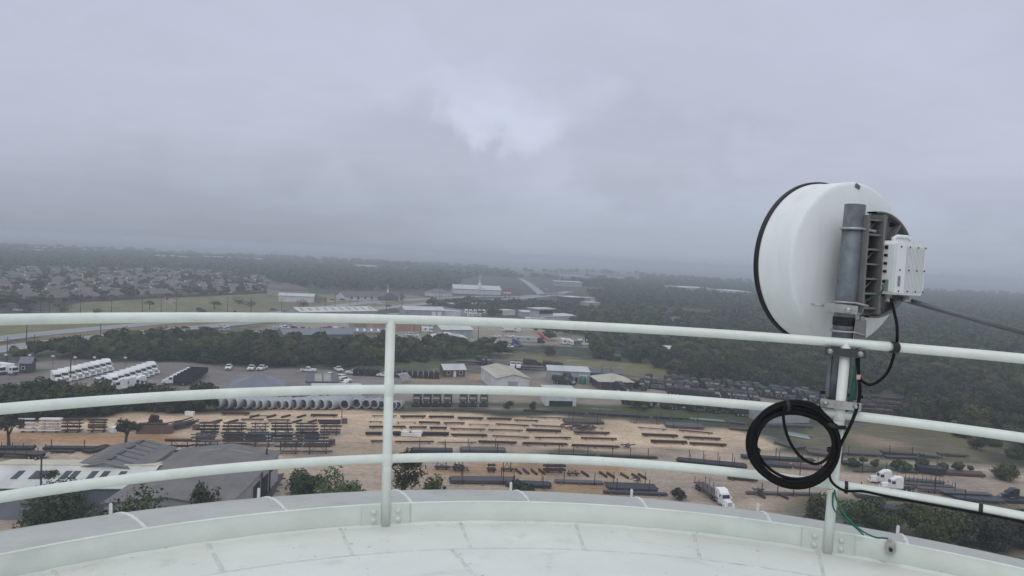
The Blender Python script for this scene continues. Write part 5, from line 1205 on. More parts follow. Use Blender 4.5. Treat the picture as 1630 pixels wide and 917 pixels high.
for i, (px, py) in enumerate(((1010, 644), (1022, 647), (1033, 645), (1070, 648), (1086, 651), (1101, 651), (1115, 654), (1150, 656), (1164, 658), (1192, 663))): place([ARMY, TRD, CARD][i % 3], gp(px, py), R_(rnd.uniform(-40, 40)), f'dark wreck in the scrub, {ORD[i]} from the workshop', 'vehicle', 'wrecks in the scrub')
for i, (px, py) in enumerate(((898, 612), (905, 611), (1018, 620), (988, 625))): place(TRD if i % 2 else ARMY, gp(px, py), R_(rnd.uniform(-70, -20)), f'dark machine, {ORD[i]} around the open shed', 'vehicle', 'machines by the sheds')
single(MB().lathe([(1.3, 0), (1.35, 1.2), (1.3, 2.4), (.9, 2.8), (.01, 2.95)], 14), 'storage_tank', 'green_tank', 'round green storage tank before the roller doors', 'tank', gp(927, 611))
# junk yard cars and the strip
junk = [(746, 553), (753, 549), (758, 555), (764, 546), (768, 552), (775, 556), (779, 548), (783, 553), (789, 546), (790, 556), (797, 551), (803, 556), (806, 548), (811, 553), (772, 543), (784, 541)]
junk.sort()
for i, (px, py) in enumerate(junk): place([CARW, CARB, PK, CARW, CARD][i % 5], gp(px, py), rnd.uniform(0, 6.28), f'junk car, {ORD[i]} from the left in the breaker yard past the ribbed shed', 'car', 'breaker yard cars')
for px, py, rz, lab in ((790, 537, 2, 'white pickup before the breaker yard'), (811, 537, 4, 'second white pickup beside the long trailer')): place(PK, gp(px, py), R_(rz), lab, 'pickup')
place(CMPS, gp(836, 545), R_(-4), 'long pale semi trailer with its blue tractor', 'trailer'); place(TRB, gp(822, 551), R_(-30), 'blue tractor under the long semi trailer', 'truck')
ex_ = thing('excavator', 'red excavator with its arm folded over beside the semi trailer', 'excavator', gp(861, 546), R_(-20))
part(MB().box((0, 0, .5), (3.6, 2.6, 1.0)), 'track', 'tyre', ex_); part(MB().box((-.4, 0, 1.9), (3, 2.4, 1.6)), 'body', 'dark_body', ex_); part(MB().box((.7, .7, 2.6), (1.3, 1.0, 1.6)), 'cab', 'tinted_glass', ex_)
part(MB().side([(.5, 1.8), (1.6, 1.9), (-.5, 5.0), (-2.0, 5.6), (-2.4, 4.6), (-1.0, 4.2)], -.55, .55), 'boom', 'red_boom', ex_); part(MB().side([(-.4, 4.9), (.4, 4.6), (3.3, 2.6), (2.6, 2.0)], -.45, .45), 'dipper', 'red_boom', ex_)
for px, py, pr_, rz, lab, s in ((897, 548, CMP, -80, 'white box trailer with rounded end beside the grass patch', 1), (905.5, 548, CMP, -85, 'white camper facing us in the trailer group', .9), (912, 550, CMP, -70, 'tilted white trailer in the trailer group', .8), (919, 551, CMPT, 0, 'small teal trailer in the trailer group', 1), (934, 550, CMPL, -3, 'large grey-white box trailer ending the group', 1.05)): place(pr_, gp(px, py), R_(rz), lab, 'trailer', s=s)
for i in range(6): place(CMP, gp(742+i*7, 499), R_(-85), f'white camper, {ORD[i]} in the back row of the camper lot', 'camper', 'back row of campers', .95)
for i in range(4): place(CMP, gp(746+i*6, 504), R_(-90), f'white camper, {ORD[i]} in the front row with dark windows', 'camper', 'front row of campers', .8)
place(CMPL, gp(684, 529), R_(8), 'white coach parked past the railing post', 'coach'); place(CARW, gp(652, 534), R_(3), 'white car lying along the verge by the coach', 'car'); place(CARW, gp(660, 535), R_(3), 'second white car along the verge by the coach', 'car')
place(BT, gp(806, 528), R_(180), 'white lorry cab before a long white box', 'truck'); place(CMPL, gp(817, 528), 0, 'long white box trailer under the top rail', 'trailer')
place(TRR, gp(478, 531), R_(-160), 'red tractor, first in the lorry yard behind the slate-blue shed', 'truck'); place(TRR, gp(520, 530), R_(-165), 'red tractor, second in the lorry yard', 'truck'); place(TR, gp(531, 531), R_(-165), 'white tractor between two red ones in the lorry yard', 'truck'); place(TRR, gp(543, 532), R_(-165), 'red tractor, last in the lorry yard', 'truck'); place(TRD, gp(512, 532), R_(-165), 'dark tractor hidden beside the red ones', 'truck')
for i, (px, py) in enumerate(((442, 522), (448, 521), (455, 523), (462, 521), (468, 523), (476, 522))): place([CARW, PK, CARW, PKS, CARD, CARW][i], gp(px, py), R_(20), f'car, {ORD[i]} in the parked group under the top rail', 'car', 'cars parked under the top rail')
for i in range(9): place(CARD if i % 3 else PKS, gp(404+i*5.0, 530+(i % 2)*3), R_(12), f'dark car, {ORD[i]} in the lot left of the annex', 'car', 'dark cars left of the annex')
# traffic
for px, py, pr_, rz, lab in ((156, 538, CARD, 34, 'dark car on the near carriageway by a pole'), (129, 542, CARD, 34, 'dark car emerging over the belt trees'), (295, 523.5, CARD, 38, 'dark pickup-like car on the near carriageway under the rail'), (288, 530, PKS, 38, 'silver pickup on the verge above the belt'), (356, 522, PK, 38, 'white pickup half under the rail on the highway'), (358, 527, PKS, 38, 'silver pickup behind the white one'), (618, 488, CARD, 20, 'dark car alone on the near carriageway past the post'), (638, 494, PKS, 20, 'grey pickup on the side road'), (505, 477, CARW, 3, 'white car before the brown bungalow'), (530, 478.5, CARD, 3, 'dark car left of two on the side road'), (545, 478, CARD, 3, 'dark car right of two on the side road'), (20, 494, CARD, 10, 'dark car at the suburb corner'), (28, 495, CARW, 10, 'white car at the suburb corner'), (870, 461, CARW, 120, 'white car coming down the misty highway'), (856, 459, CARW, 120, 'second white car in the misty highway'), (318, 493, CARD, 10, 'dark car on the field edge'), (435, 494, CARD, 0, 'dark car before the field trees')):
    place(pr_, gp(px, py), R_(rz), lab, 'car')

# ================================================================== poles, signs, flag
def pole_proto():
    t = thing('utility_pole', 'pole', 'utility pole'); part(MB().tube([(0, 0, 0), (0, 0, 11)], [.19, .12], 7), 'post', 'pole_wood', t); part(MB().box((0, 0, 10.2), (2.4, .12, .14)), 'crossarm', 'pole_wood', t)
    for x in (-1.0, 0.35, 1.0): part(MB().lathe([(.05, 0), (.07, .1), (.03, .22)], 6, Matrix.Translation((x, 0, 10.27))), 'insulator', 'silver_body', t)
    return t
UP = pole_proto()
up = [(11, 583), (54, 589), (112, 607), (42, 549), (160, 539), (64, 509), (78, 508), (128, 506), (177, 508), (226, 507), (256, 506), (280, 506), (362, 503), (399, 502), (448, 498), (518, 491), (533, 490), (557, 495), (569, 483), (615, 494), (640, 490), (699, 480), (702, 479), (770, 477), (613, 526), (617, 528), (648, 524), (659, 529), (684, 534), (761, 540), (591, 481), (669, 531), (905, 470), (886, 472), (878, 472), (826, 482)]
for i, (px, py) in enumerate(sorted(up)): place(UP, gp(px, py), R_(30), f'wooden utility pole, {ORD[i]} from the left of all those out in the landscape', 'utility pole', 'utility poles', rnd.uniform(.85, 1.1))
place(UP, gp(64, 828), R_(70), 'utility pole with crossarm poking above the white-roofed shed', 'utility pole', s=.98)
for i, (px, py) in enumerate(((9, 584), (47, 584), (84, 586), (119, 588), (150, 588), (199, 588))):
    t = thing('light_pole', f'lamp post with white head, {ORD[i]} along the back of the truck lot', 'lamp post', gp(px, py), 0, 'lamp posts behind the truck lot')
    part(MB().tube([(0, 0, 0), (0, 0, 4)], .07, 6), 'post', 'pole_wood', t); part(MB().box((0, 0, 4.1), (.75, .6, .5)), 'lamp_head', 'lamp_head', t)
for px, y0, y1, lab in ((1488, 786, 721, 'tall dark lamp pole behind the two white tractors'), (1272, 776, 735, 'thin dark pole inside the cable coil'), (785, 590, 572, 'thin pole on the dark lot'), (544, 665, 652, 'short post between sand yard and pipes')):
    h = (EYE)*(1-(y1-(409+.049*(px-815)))/(y0-(409+.049*(px-815)))); single(MB().tube([(0, 0, 0), (0, 0, h)], [.13, .08], 6).box((0, 0, h), (.5, .2, .12)), 'yard_pole', 'pole_wood', lab, 'pole', gp(px, y0))
fl = thing('flag_pole', 'tall pole flying a large striped flag by the field', 'flag pole', gp(262, 509)); part(MB().tube([(0, 0, 0), (0, 0, 13)], .12, 6), 'post', 'silver_body', fl)
fm = bpy.data.materials.new('flag_cloth'); fm.use_nodes = True; nt = fm.node_tree; b = nt.nodes['Principled BSDF']
tc = nd(nt, 'ShaderNodeTexCoord'); s = nd(nt, 'ShaderNodeSeparateXYZ'); nt.links.new(tc.outputs['Object'], s.inputs[0])
st = mth(nt, 'GREATER_THAN', mth(nt, 'FRACT', mth(nt, 'DIVIDE', s.outputs[2], .46)), .5); c = mixc(nt, st, (.42, .10, .11), (.66, .64, .64))
cn = mth(nt, 'MULTIPLY', mth(nt, 'LESS_THAN', s.outputs[0], 1.9), mth(nt, 'GREATER_THAN', s.outputs[2], 11.3)); nt.links.new(mixc(nt, cn, c, (.13, .13, .22)), b.inputs['Base Color']); M['flag_cloth'] = fm
fv = MB(); n = 12
fv.add([(i/n*4.6, .3*math.sin(i*.9), zz_-i*.11) for zz_ in (12.8, 9.8) for i in range(n+1)], [(i, i+1, n+2+i, n+1+i) for i in range(n)], True); part(fv, 'flag', 'flag_cloth', fl)
sg = thing('pylon_sign', 'red and white pylon sign on posts by the misty highway', 'sign', gp(807, 480)); 
for x in (-2, 2): part(MB().box((x, 0, 5), (.6, .6, 10)), 'post', 'chassis_black', sg)
part(MB().box((0, 0, 11), (7.4, .8, 3.4)), 'panel', 'sign_red', sg); part(MB().box((0, 0, 8.6), (7.4, .8, 1.1)), 'panel', 'sign_white', sg)
ys = thing('road_plant', 'yellow machine on a low pale trailer at the field edge', 'machine', gp(376, 504)); part(MB().box((0, 0, 1.9), (3.5, 2.2, 1.8)), 'body', 'yellow_paint', ys); part(MB().box((-7, 0, 1), (10, 2.4, .5)), 'trailer_deck', 'silver_body', ys); part(MB().box((-.8, 0, 3.1), (1.6, 1.6, 1.2)), 'cab', 'tinted_glass', ys)

# ================================================================== sand yard: pipes, stacks, racks
pipe = MB(); pipe.lathe([(1.18, -.02), (1.18, 5.6), (1.42, 5.6), (1.42, .5), (1.60, .44), (1.60, -.02), (1.18, -.02)], 28, Matrix.Translation((0, 0, 1.6)) @ Matrix.Rotation(-PI/2, 4, 'X'))
for r_ in (1.9, 3.6): pipe.lathe([(1.425, r_), (1.47, r_+.02), (1.47, r_+.14), (1.425, r_+.16)], 28, Matrix.Translation((0, 0, 1.6)) @ Matrix.Rotation(-PI/2, 4, 'X'))
pm = pipe.mesh('concrete_pipe'); pm.materials.append(M['pipe_concrete'])
mat('pipe_bore_shade', (.13, .13, .135), .85, var=.3, scale=1)  # darker liner: shade inside the open pipes is put into its colour
bm_ = MB().lathe([(1.172, .12), (1.172, 5.5)], 28, Matrix.Translation((0, 0, 1.6)) @ Matrix.Rotation(-PI/2, 4, 'X')).mesh('bore_shade'); bm_.materials.append(M['pipe_bore_shade'])
pp = [(345, 1), (359, 1), (373, 1), (389, 1), (403.5, .9), (414, .88), (427.5, .9), (443, .86), (455.5, .86), (467.5, 1.02), (482.5, 1), (497, 1), (511, 1), (524, .95), (548, .98), (567, .98), (582.5, .9), (595.5, .9), (607, .82), (618, .75), (626, .7), (633.5, .72)]
for i, (px, s) in enumerate(pp):
    o = bpy.data.objects.new('concrete_pipe', pm); COL.objects.link(o); o.location = gp(px, 651.5+.006*(px-345) - (2 if px > 560 else 0)); o.scale = (s, s*(1.5 if px < 535 else .8), s); o.rotation_euler = (0, 0, R_(-36 if px < 420 else -32 if px < 535 else -12))
    q = bpy.data.objects.new('bore_shade', bm_); COL.objects.link(q); q.parent = o
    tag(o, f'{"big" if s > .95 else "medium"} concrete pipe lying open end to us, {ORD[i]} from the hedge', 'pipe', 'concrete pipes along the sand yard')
def stack(x0, y0, x1, y1, h=.6, w_=1.0, m_='rust_steel', label='', ups=0, beams=None, lift=.25, name='steel_bundle', cat='steel bundle'):
    a, b = gp(x0, y0), gp(x1, y1); ln = (b-a).length; rs = random.Random(int(x0*7+y0)); t = thing(name, label, cat, a, yaw(a, b), 'steel bundles in the yard')
    n = beams or max(1, round(w_/.35)); bw = w_/n; lay = max(1, round(h/.3)); lh = h/lay; mb = MB()
    for j in range(n):
        for k in range(lay):
            e0, e1 = rs.uniform(0, .05)*ln, rs.uniform(.95, 1.0)*ln
            if n > 4: e0, e1 = e0+rs.uniform(0, .02)*ln, e1
            mb.box(((e0+e1)/2, (j+.5)*bw, lift+(k+.5)*lh), (e1-e0, bw*rs.uniform(.80, .93), lh*.92))
    part(mb, 'stack', m_, t)
    nd_ = max(2, round(ln/4))
    for i in range(nd_):
        x = ln*(.14+.72*i/(nd_-1)); part(MB().box((x, w_/2-.2, lift/2-.003), (.22, w_+.9, lift-.006)), 'dunnage', 'timber', t)
    for i in range(ups):
        for s in ((-.25,) if w_ < 2 else (-.25, w_+.25)):
            part(MB().box((ln*(.2+.6*i/max(1, ups-1)), s, 1.3), (.14, .14, 2.6)), 'upright', 'rust_steel', t)
    return t
ST = [
 ('pipe row', [(351, 661, 397, 661.5, 1.0, 1.2, 'rust_steel'), (397, 663.5, 437, 664, .25, .5, 'brown_steel'), (493, 664, 538, 664.5, .9, 1.2, 'rust_steel'), (590, 664, 632, 664, .3, .5, 'rust_steel'), (637, 666, 679, 666, .9, 1.0, 'rust_steel'), (681, 666.5, 723, 666.5, .9, 1.0, 'rust_steel'), (728, 668, 770, 669, .8, 1.2, 'rust_steel'), (774, 669, 815, 670, .8, 1.2, 'rust_steel'), (818, 671, 859, 672, .5, .8, 'rust_steel'), (837, 666, 898, 667.5, .4, .6, 'brown_steel')]),
 ('second row', [(382, 670, 420, 670, .4, 1.0, 'rust_steel'), (425, 671, 463, 671, .4, 1.0, 'rust_steel'), (505, 673, 543, 673, .8, 1.2, 'rust_steel'), (587, 673, 609, 673, .25, .4, 'brown_steel'), (629, 674, 665, 674, .25, .4, 'brown_steel'), (666, 675, 702, 676, .8, .9, 'rust_steel'), (705, 676, 741, 676, .6, .9, 'rust_steel'), (744, 677, 780, 678, .2, .4, 'brown_steel'), (786, 677, 843, 680, .45, .8, 'rust_steel'), (846, 679, 902, 682, .4, .8, 'rust_steel'), (932, 682, 962, 683, .15, .3, 'brown_steel'), (1014, 682, 1063, 686, .3, .5, 'brown_steel'), (1079, 687, 1136, 692, .45, .8, 'rust_steel')]),
 ('third row', [(586, 682.5, 647, 682.5, .8, .9, 'rust_steel'), (651, 683, 680, 683, .7, .9, 'rust_steel'), (683, 684, 712, 684.5, .8, .9, 'rust_steel'), (715, 685, 773, 686, .45, 1.0, 'brown_steel'), (776, 686, 834, 687.5, .35, 1.0, 'brown_steel'), (836, 688, 894, 690, 1.1, 1.1, 'rust_steel'), (913, 691.5, 972, 693, .9, 1.1, 'rust_steel'), (1021, 695, 1080, 697.5, 1.0, 1.2, 'rust_steel'), (1087, 699, 1149, 702, .8, 1.2, 'rust_steel')]),
 ('fourth row', [(581, 693.5, 609, 693.5, .9, 1.5, 'black_steel'), (625, 694.5, 666, 694.5, 1.2, 2.4, 'black_steel'), (668, 694.5, 715, 695, 1.2, 1.8, 'black_steel'), (717, 695.5, 777, 696.5, .9, 1.0, 'rust_steel'), (782, 696, 845, 699, .4, .9, 'brown_steel'), (851, 699, 910, 699.5, .5, .9, 'rust_steel'), (924, 700, 983, 702, .7, .9, 'rust_steel'), (1035, 706, 1096, 708, 1.1, 1.2, 'rust_steel'), (1097, 709, 1158, 712, .9, 1.2, 'rust_steel')]),
 ('fifth row', [(589, 705, 624, 705, .5, .9, 'rust_steel'), (628, 706, 692, 706, .5, .9, 'rust_steel'), (696, 706.5, 760, 706.5, .3, .6, 'brown_steel'), (761, 706.5, 823, 708.5, .9, 1.0, 'rust_steel'), (829, 709, 906, 711, .9, 1.0, 'rust_steel'), (908, 712, 987, 715, .9, 1.0, 'rust_steel')]),
]
for rn, lst in ST:
    for i, (x0, y0, x1, y1, h, w_, m_) in enumerate(lst):
        kind = {'rust_steel': 'rusty', 'brown_steel': 'thin brown', 'black_steel': 'black wrapped'}[m_]
        stack(x0, y0, x1, y1, h*.58, w_*.65, m_, f'{kind} bundle, {ORD[i]} from the hedge side in the sand yard\'s {rn.replace("pipe row", "pipe-side row")}')
BIG = [(898, 675, 963, 676.5, .8, 7, 'brown_steel', 'wide brown steel pile at the back of the sand yard', 2), (1059, 681, 1123, 684.5, .8, 6.5, 'grey_steel', 'wide grey steel pile with uprights beyond the sand', 2), (1160, 684.5, 1198, 687, .5, 3, 'brown_steel', 'brown steel pile running behind the cable coil', 0),
 (1002, 673.5, 1055, 676, .2, .6, 'brown_steel', 'thin brown bar pile with stands between two wide piles', 2), (654, 721, 722, 722, .8, 3.2, 'blue_steel', 'dark pile with uprights beside the tree at the post', 2), (732, 721.5, 806, 722, .9, 4.2, 'grey_steel', 'long grey pile with uprights on the grass strip', 2),
 (874, 725, 950, 727, .4, 2.2, 'grey_steel', 'low grey pile just above the lowest rail', 3), (955, 728, 1050, 731.5, .3, 2, 'black_steel', 'low black pile trailing along the grass strip', 3),
 (714, 771, 822, 772, 1.0, 4.2, 'grey_steel', 'long grey pile in front, nearest the post', 2), (803, 776, 879, 779, .9, 3.8, 'blue_steel', 'dark pile under the little bush at the dome edge', 2), (881, 770, 962, 773, .4, 2.4, 'grey_steel', 'low grey pile on sand with paired stands', 2), (964, 780, 1050, 784, .5, 5.5, 'blue_steel', 'wide flat blue-grey pile close to the dome edge', 2), (958, 787, 1064, 791, .5, 1.6, 'blue_steel', 'thin blue-grey pile hugging the dome edge', 0),
 (830, 655, 934, 660.5, .45, 1.6, 'black_steel', 'long black pipe run along the green strip', 2), (934, 659.5, 1036, 665.5, .5, 2.2, 'blue_steel', 'long blue-grey pipe run past the green strip', 2), (1040, 666, 1097, 669, .5, 2, 'black_steel', 'black pipe run before the scrub', 1), (1099, 669, 1154, 673, .45, 2, 'green_steel', 'pale green pipe run before the scrub', 1), (1156, 674, 1192, 677, .4, 2, 'grey_steel', 'grey pipe run ending at the coil', 0),
 (1335, 724, 1408, 728, .6, 3, 'grey_steel', 'grey pile right of the post along the sandy track', 1), (1403, 724, 1463, 728, .9, 2.5, 'rust_steel', 'rust pile with uprights along the sandy track', 2), (1410, 730.5, 1474, 732.5, .5, 2.6, 'blue_steel', 'blue-grey pile in front of the rust pile', 0), (1466, 728, 1500, 731, .7, 3, 'grey_steel', 'grey pile with white scraps on top', 0), (1495, 726, 1544, 729, .7, 2.6, 'brown_steel', 'brown pile at the far end by the wood', 0),
 (1430, 753, 1463, 755, .5, 3, 'blue_steel', 'low blue-grey pile behind the white tractors', 1), (1460, 754, 1505, 759, 2.4, 4.5, 'black_steel', 'tall black pile beside the lamp pole', 0), (1503, 757, 1572, 761, .9, 4, 'brown_steel', 'long brown pile right of the tall black one', 0), (1359, 752, 1422, 753.5, .25, 1.2, 'rust_steel', 'thin rust bars left of the white tractors', 2),
 (1342, 741.5, 1374, 744, .9, 4, 'black_steel', 'black pile behind the bushes right of the post', 0), (1518, 797, 1603, 804, .7, 5.5, 'blue_steel', 'wide blue-grey pile near the lowest rail', 1), (1590, 801, 1660, 805, .6, 4, 'black_steel', 'dark pile at the frame edge', 0), (1361, 793, 1452, 800, .7, 4, 'blue_steel', 'dark pile under the lowest rail above the bushes', 1), (1404, 818, 1453, 824, 1.4, 4, 'blue_steel', 'squat stacked sheets among the bushes', 0), (1403, 812, 1450, 816, .5, 4, 'grey_steel', 'flat grey sheets behind the squat stack', 0),
 (1209, 679, 1296, 682, .9, 2.2, 'grey_steel', 'long grey pile under the pale shed wall', 0), (1230, 706, 1268, 717, .6, 6, 'grey_steel', 'fanned grey pipes inside the coil', 0), (1285, 724, 1322, 728, .8, 3.5, 'brown_steel', 'brown pile touching the post', 0), (1075, 737, 1192, 748, .7, 4.5, 'black_steel', 'broad dark pile left of the coil above the rail', 4), (1180, 731, 1300, 738, .8, 3, 'black_steel', 'long dark pile crossing behind the coil', 3), (1196, 741, 1262, 747, .8, 4, 'blue_steel', 'blue-black pile low inside the coil', 1), (1262, 746, 1318, 751, .7, 4, 'brown_steel', 'brown pile low inside the coil by the post', 2),
 (1186, 788, 1312, 791, .5, 1.6, 'grey_steel', 'long grey bar pile left of the post foot', 4), (1158, 764, 1207, 768, .5, 2, 'rust_steel', 'rust pile beside the parked semi', 2), (65, 718, 152, 719, .8, 2.6, 'black_steel', 'black pile with two posts near the warehouses', 2), (78, 721.5, 118, 722, .5, 1.4, 'blue_steel', 'short dark pile in front of the black one', 0), (140, 724, 183, 714, .6, 4, 'black_steel', 'dark pile running beside the gabled warehouse', 0), (430, 800, 452, 757, .5, 5, 'grey_steel', 'grey pipes leaning along the warehouse end wall', 0)]
for (x0, y0, x1, y1, h, w_, m_, lab, ups) in BIG: stack(x0, y0, x1, y1, h*.6, w_*.72, m_, lab, ups, name='steel_pile', cat='steel pile')
# green and cream sheets fanned on the grass in the coil
rs_sh = random.Random(6); gs = gp(1271, 694); t = thing('sheet_pile', 'green and cream roofing sheets fanned on grass inside the coil', 'sheet pile', gs, R_(-40))
for i in range(7): part(MB().box((rs_sh.uniform(-.8, .8), i*.62-2, .2+.03*i), (6.4, .5, .1)), 'sheet', 'green_steel' if i < 5 else 'timber', t)
def rack(x0, x1, y, h, lv, lm, label, y2=None, group='cantilever racks'):
    a, b = gp(x0, y), gp(x1, y2 or y); ln = (b-a).length; rs = random.Random(int(x0*3+y)); t = thing('steel_rack', label, 'rack', a, yaw(a, b), group)
    for u in (.22, .78):
        up_ = part(MB().box((ln*u, .7, h/2), (.16, .2, h)), 'upright', 'rust_steel', t)
        part(MB().box((ln*u, .7, .1), (.2, 2.4, .2)), 'foot', 'rust_steel', up_)
        for k in range(lv):
            part(MB().box((ln*u, .1, .35+k*(h-.6)/max(1, lv-1)), (.1, 1.3, .1)), 'arm', 'rust_steel', up_)
    for s in (0, 1): part(MB().tube([(ln*.22, .7, .3 if s else h-.2), (ln*.78, .7, h-.2 if s else .3)], .045, 5), 'brace', 'rust_steel', t)
    for k in range(lv):
        z = .42+k*(h-.6)/max(1, lv-1); nb = rs.randint(2, 4); mb = MB(); th_ = rs.uniform(.12, .42)
        for j in range(nb):
            e0, e1 = rs.uniform(-.02, .10)*ln, rs.uniform(.88, 1.03)*ln; mb.box(((e0+e1)/2, -.45+j*.3, z+th_/2), (e1-e0, .24, th_))
        part(mb, 'load', lm if not isinstance(lm, tuple) else lm[rs.randrange(len(lm))], t)
    return t
rack(29, 59, 688, 3.2, 4, 'pale_steel', 'rack of white tubes partly behind the small tree'); rack(61, 98, 688, 3.1, 5, 'pale_steel', 'rack crowded with white tubes, right of the half-hidden one'); rack(98, 132, 688, 3.0, 4, ('rust_steel', 'black_steel'), 'brown loaded rack right of the white ones'); rack(139, 172, 688, 3.0, 5, 'rust_steel', 'nearly empty brown rack left of the second small tree')
lm = ('black_steel', 'rust_steel', 'grey_steel', 'blue_steel')
for ri, (y, lst, rn) in enumerate(((692, ((317, 349), (354, 392), (399, 428), (430, 464), (470, 506), (508, 543)), 'back'), (703, ((312, 345), (352, 386), (392, 424), (430, 466), (472, 508)), 'second'), (711, ((303, 343), (352, 402), (397, 435), (446, 481), (484, 524)), 'third'), (722, ((262, 306), (318, 352), (436, 480), (482, 529)), 'front'))):
    for i, (x0, x1) in enumerate(lst): rack(x0, x1, y, 2.9, 4 if ri < 3 else 3, lm, f'dark loaded steel rack, {ORD[i]} from the hedge side in the {rn} rack row')
for i, (x0, x1, y, h, lv) in enumerate(((690, 716, 747, 1.4, 1), (720, 741, 749, 2.8, 2), (775, 789, 751, 1.6, 2), (797, 818, 750, 2.8, 2), (864, 900, 752, 2.4, 3), (902, 922, 757, 1.0, 1))): rack(x0, x1, y, h, lv, 'rust_steel', f'bare rusty frame, {ORD[i]} from the post on the sandy strip', group='bare frames')
for i, (px, y) in enumerate(sorted(((825, 752), (837, 752), (850, 753), (862, 752), (931, 756), (960, 757), (972, 758), (994, 759), (1012, 760), (1022, 760), (405, 664), (432, 664), (455, 664), (480, 664), (345, 672), (371, 672), (473, 672), (497, 672), (1180, 752), (1195, 755), (1209, 790), (1245, 791)))):
    single(MB().box((0, 0, .25), (.3, 3.4, .5)), 'dunnage_beam', 'rust_steel', f'short bare support beam lying alone, {ORD[i]} from the left of all such beams', 'beam', gp(px, y), R_(20 if y > 700 else -25), 'loose support beams')
single(MB().box((0, 0, .5), (5, 2.4, .7), .1).box((1.2, .3, 1.0), (2.6, 1.6, .5), .5).box((-1.5, -.4, 1.0), (1.8, 1.5, .4), -.4), 'torn_sheeting', 'pale_steel', 'white torn sheeting lying over the black wrapped bundles', 'sheeting', gp(655, 694), R_(-5))
for i, (px, y, s) in enumerate(sorted(((910, 683, 1.2), (922, 684, 1.4), (933, 686, 1.3), (999, 714, .8), (735, 750, .9), (1205, 786, .8), (1010, 767, .6)))):
    rs = random.Random(i); mb = MB()
    for k in range(9): mb.box((rs.uniform(-1.6, 1.6)*s, rs.uniform(-1, 1)*s, .3+rs.uniform(0, .9)*s), (rs.uniform(1, 3.2)*s, .25*s, .25*s), rs.uniform(0, 3))
    single(mb, 'scrap_heap', 'brown_steel' if i % 2 else 'grey_steel', f'tangled scrap heap of short steel, {ORD[i]} from the left in the yard', 'scrap heap', gp(px, y), 0, 'scrap heaps')
wl_ = gp(216, 691); wr_ = gp(273, 691); t = thing('block_stack', 'long brown block stack behind the second small tree', 'block stack', wl_, yaw(wl_, wr_)); Lw = (wr_-wl_).length
part(MB().box((Lw/2, .8, 1.0), (Lw, 1.6, 2.0)), 'blocks', 'brown_block', t); part(MB().box((Lw*.45, .8, 2.2), (Lw*.8, 1.2, .4)), 'top_course', 'rubble', t)
rs = random.Random(2); mb = MB()
for k in range(26): q = rs.uniform(0, 1); mb.box((rs.uniform(-2.2, 2.2)*(1-q*.7), rs.uniform(-1.3, 1.3)*(1-q*.7), .3+q*2.6), (.9, .8, .7), rs.uniform(0, 3))
single(mb, 'rubble_heap', 'rubble', 'dark red rubble heap standing behind the block stack', 'rubble heap', gp(245, 681))
rs = random.Random(12); mb = MB()
for k in range(22): y = rs.uniform(-2, 2); mb.tube([(rs.uniform(-4, -2.5), y, .3+rs.uniform(0, 1.2)), (rs.uniform(2, 4), y+1, .4+rs.uniform(0, 1.4))], .16, 6)
single(mb, 'tube_heap', 'grey_steel', 'grey tubes heaped askew at the end of the block stack', 'tube heap', gp(288, 682), R_(48))
single(MB().box((0, 0, .45), (2.2, 1.0, .9)).box((0, 0, .95), (2.3, 1.1, .08)), 'white_bin', 'white_body', 'small white bin beneath the hedge edge', 'bin', gp(302, 661), R_(-4)); single(MB().box((0, 0, .6), (1.6, 1.6, 1.1)).box((0, 0, 1.2), (1.8, 1.7, .1)), 'white_crate', 'white_body', 'white bundle crate beside the second small tree', 'crate', gp(182, 688), R_(60))
for px, y, lab in ((312, 684, 'orange-brown crate at the rack row end'), (528, 708, 'orange-brown crate in the rack aisle'), (548, 674, 'brown crate ending the second row')):
    single(MB().box((0, 0, .6), (1.3, 1.2, 1.2)).box((0, 0, 1.24), (1.4, 1.3, .08)), 'crate', 'brown_block', lab, 'crate', gp(px, y))
# trailers and tractors of the yard
place(FB, gp(22, 729), R_(180), 'flatbed trailer loaded with dark steel at the frame edge', 'trailer'); stack(-10, 728, 52, 728, .5, 2.2, 'black_steel', 'dark steel load on the flatbed at the frame edge', lift=1.42, name='steel_load', cat='steel load')
a, b = gp(1113, 777), gp(1162, 812); d_ = (b-a).normalized(); tq = b-d_*2.7; lt = (tq-a).length-.1
place(FB, a+d_*(lt/2-.3), yaw(a, b), 'staked flatbed trailer behind the white semi by the dome edge', 'trailer', s=(lt/12.5, .95, .9)); place(TR, tq, yaw(a, b), 'white semi tractor pulling the staked flatbed near the dome edge', 'truck', s=.80)
place(TR, gp(1404, 769), R_(172), 'white tractor standing behind its twin right of the post', 'truck', s=.78); place(TR, gp(1422, 780), R_(172), 'front white tractor of the pair right of the post', 'truck', s=.78)
place(FB, gp(1464, 771), R_(175), 'staked flatbed behind the back white tractor', 'trailer', s=(.8, .75, .7)); place(FB, gp(1477, 778), R_(175), 'staked flatbed behind the front white tractor', 'trailer', s=(.8, .75, .7)); place(FBN, gp(1498, 785), R_(175), 'low empty flatbed between lamp pole and trailer wheels', 'trailer', s=(.8, .75, .7))
place(FBN, gp(1537, 791), R_(180), 'pale-decked flatbed with white wheels near the frame edge', 'trailer', s=(.8, .75, .7)); place(TRD, gp(1608, 795), R_(178), 'dark tractor at the frame edge', 'truck', s=.65)

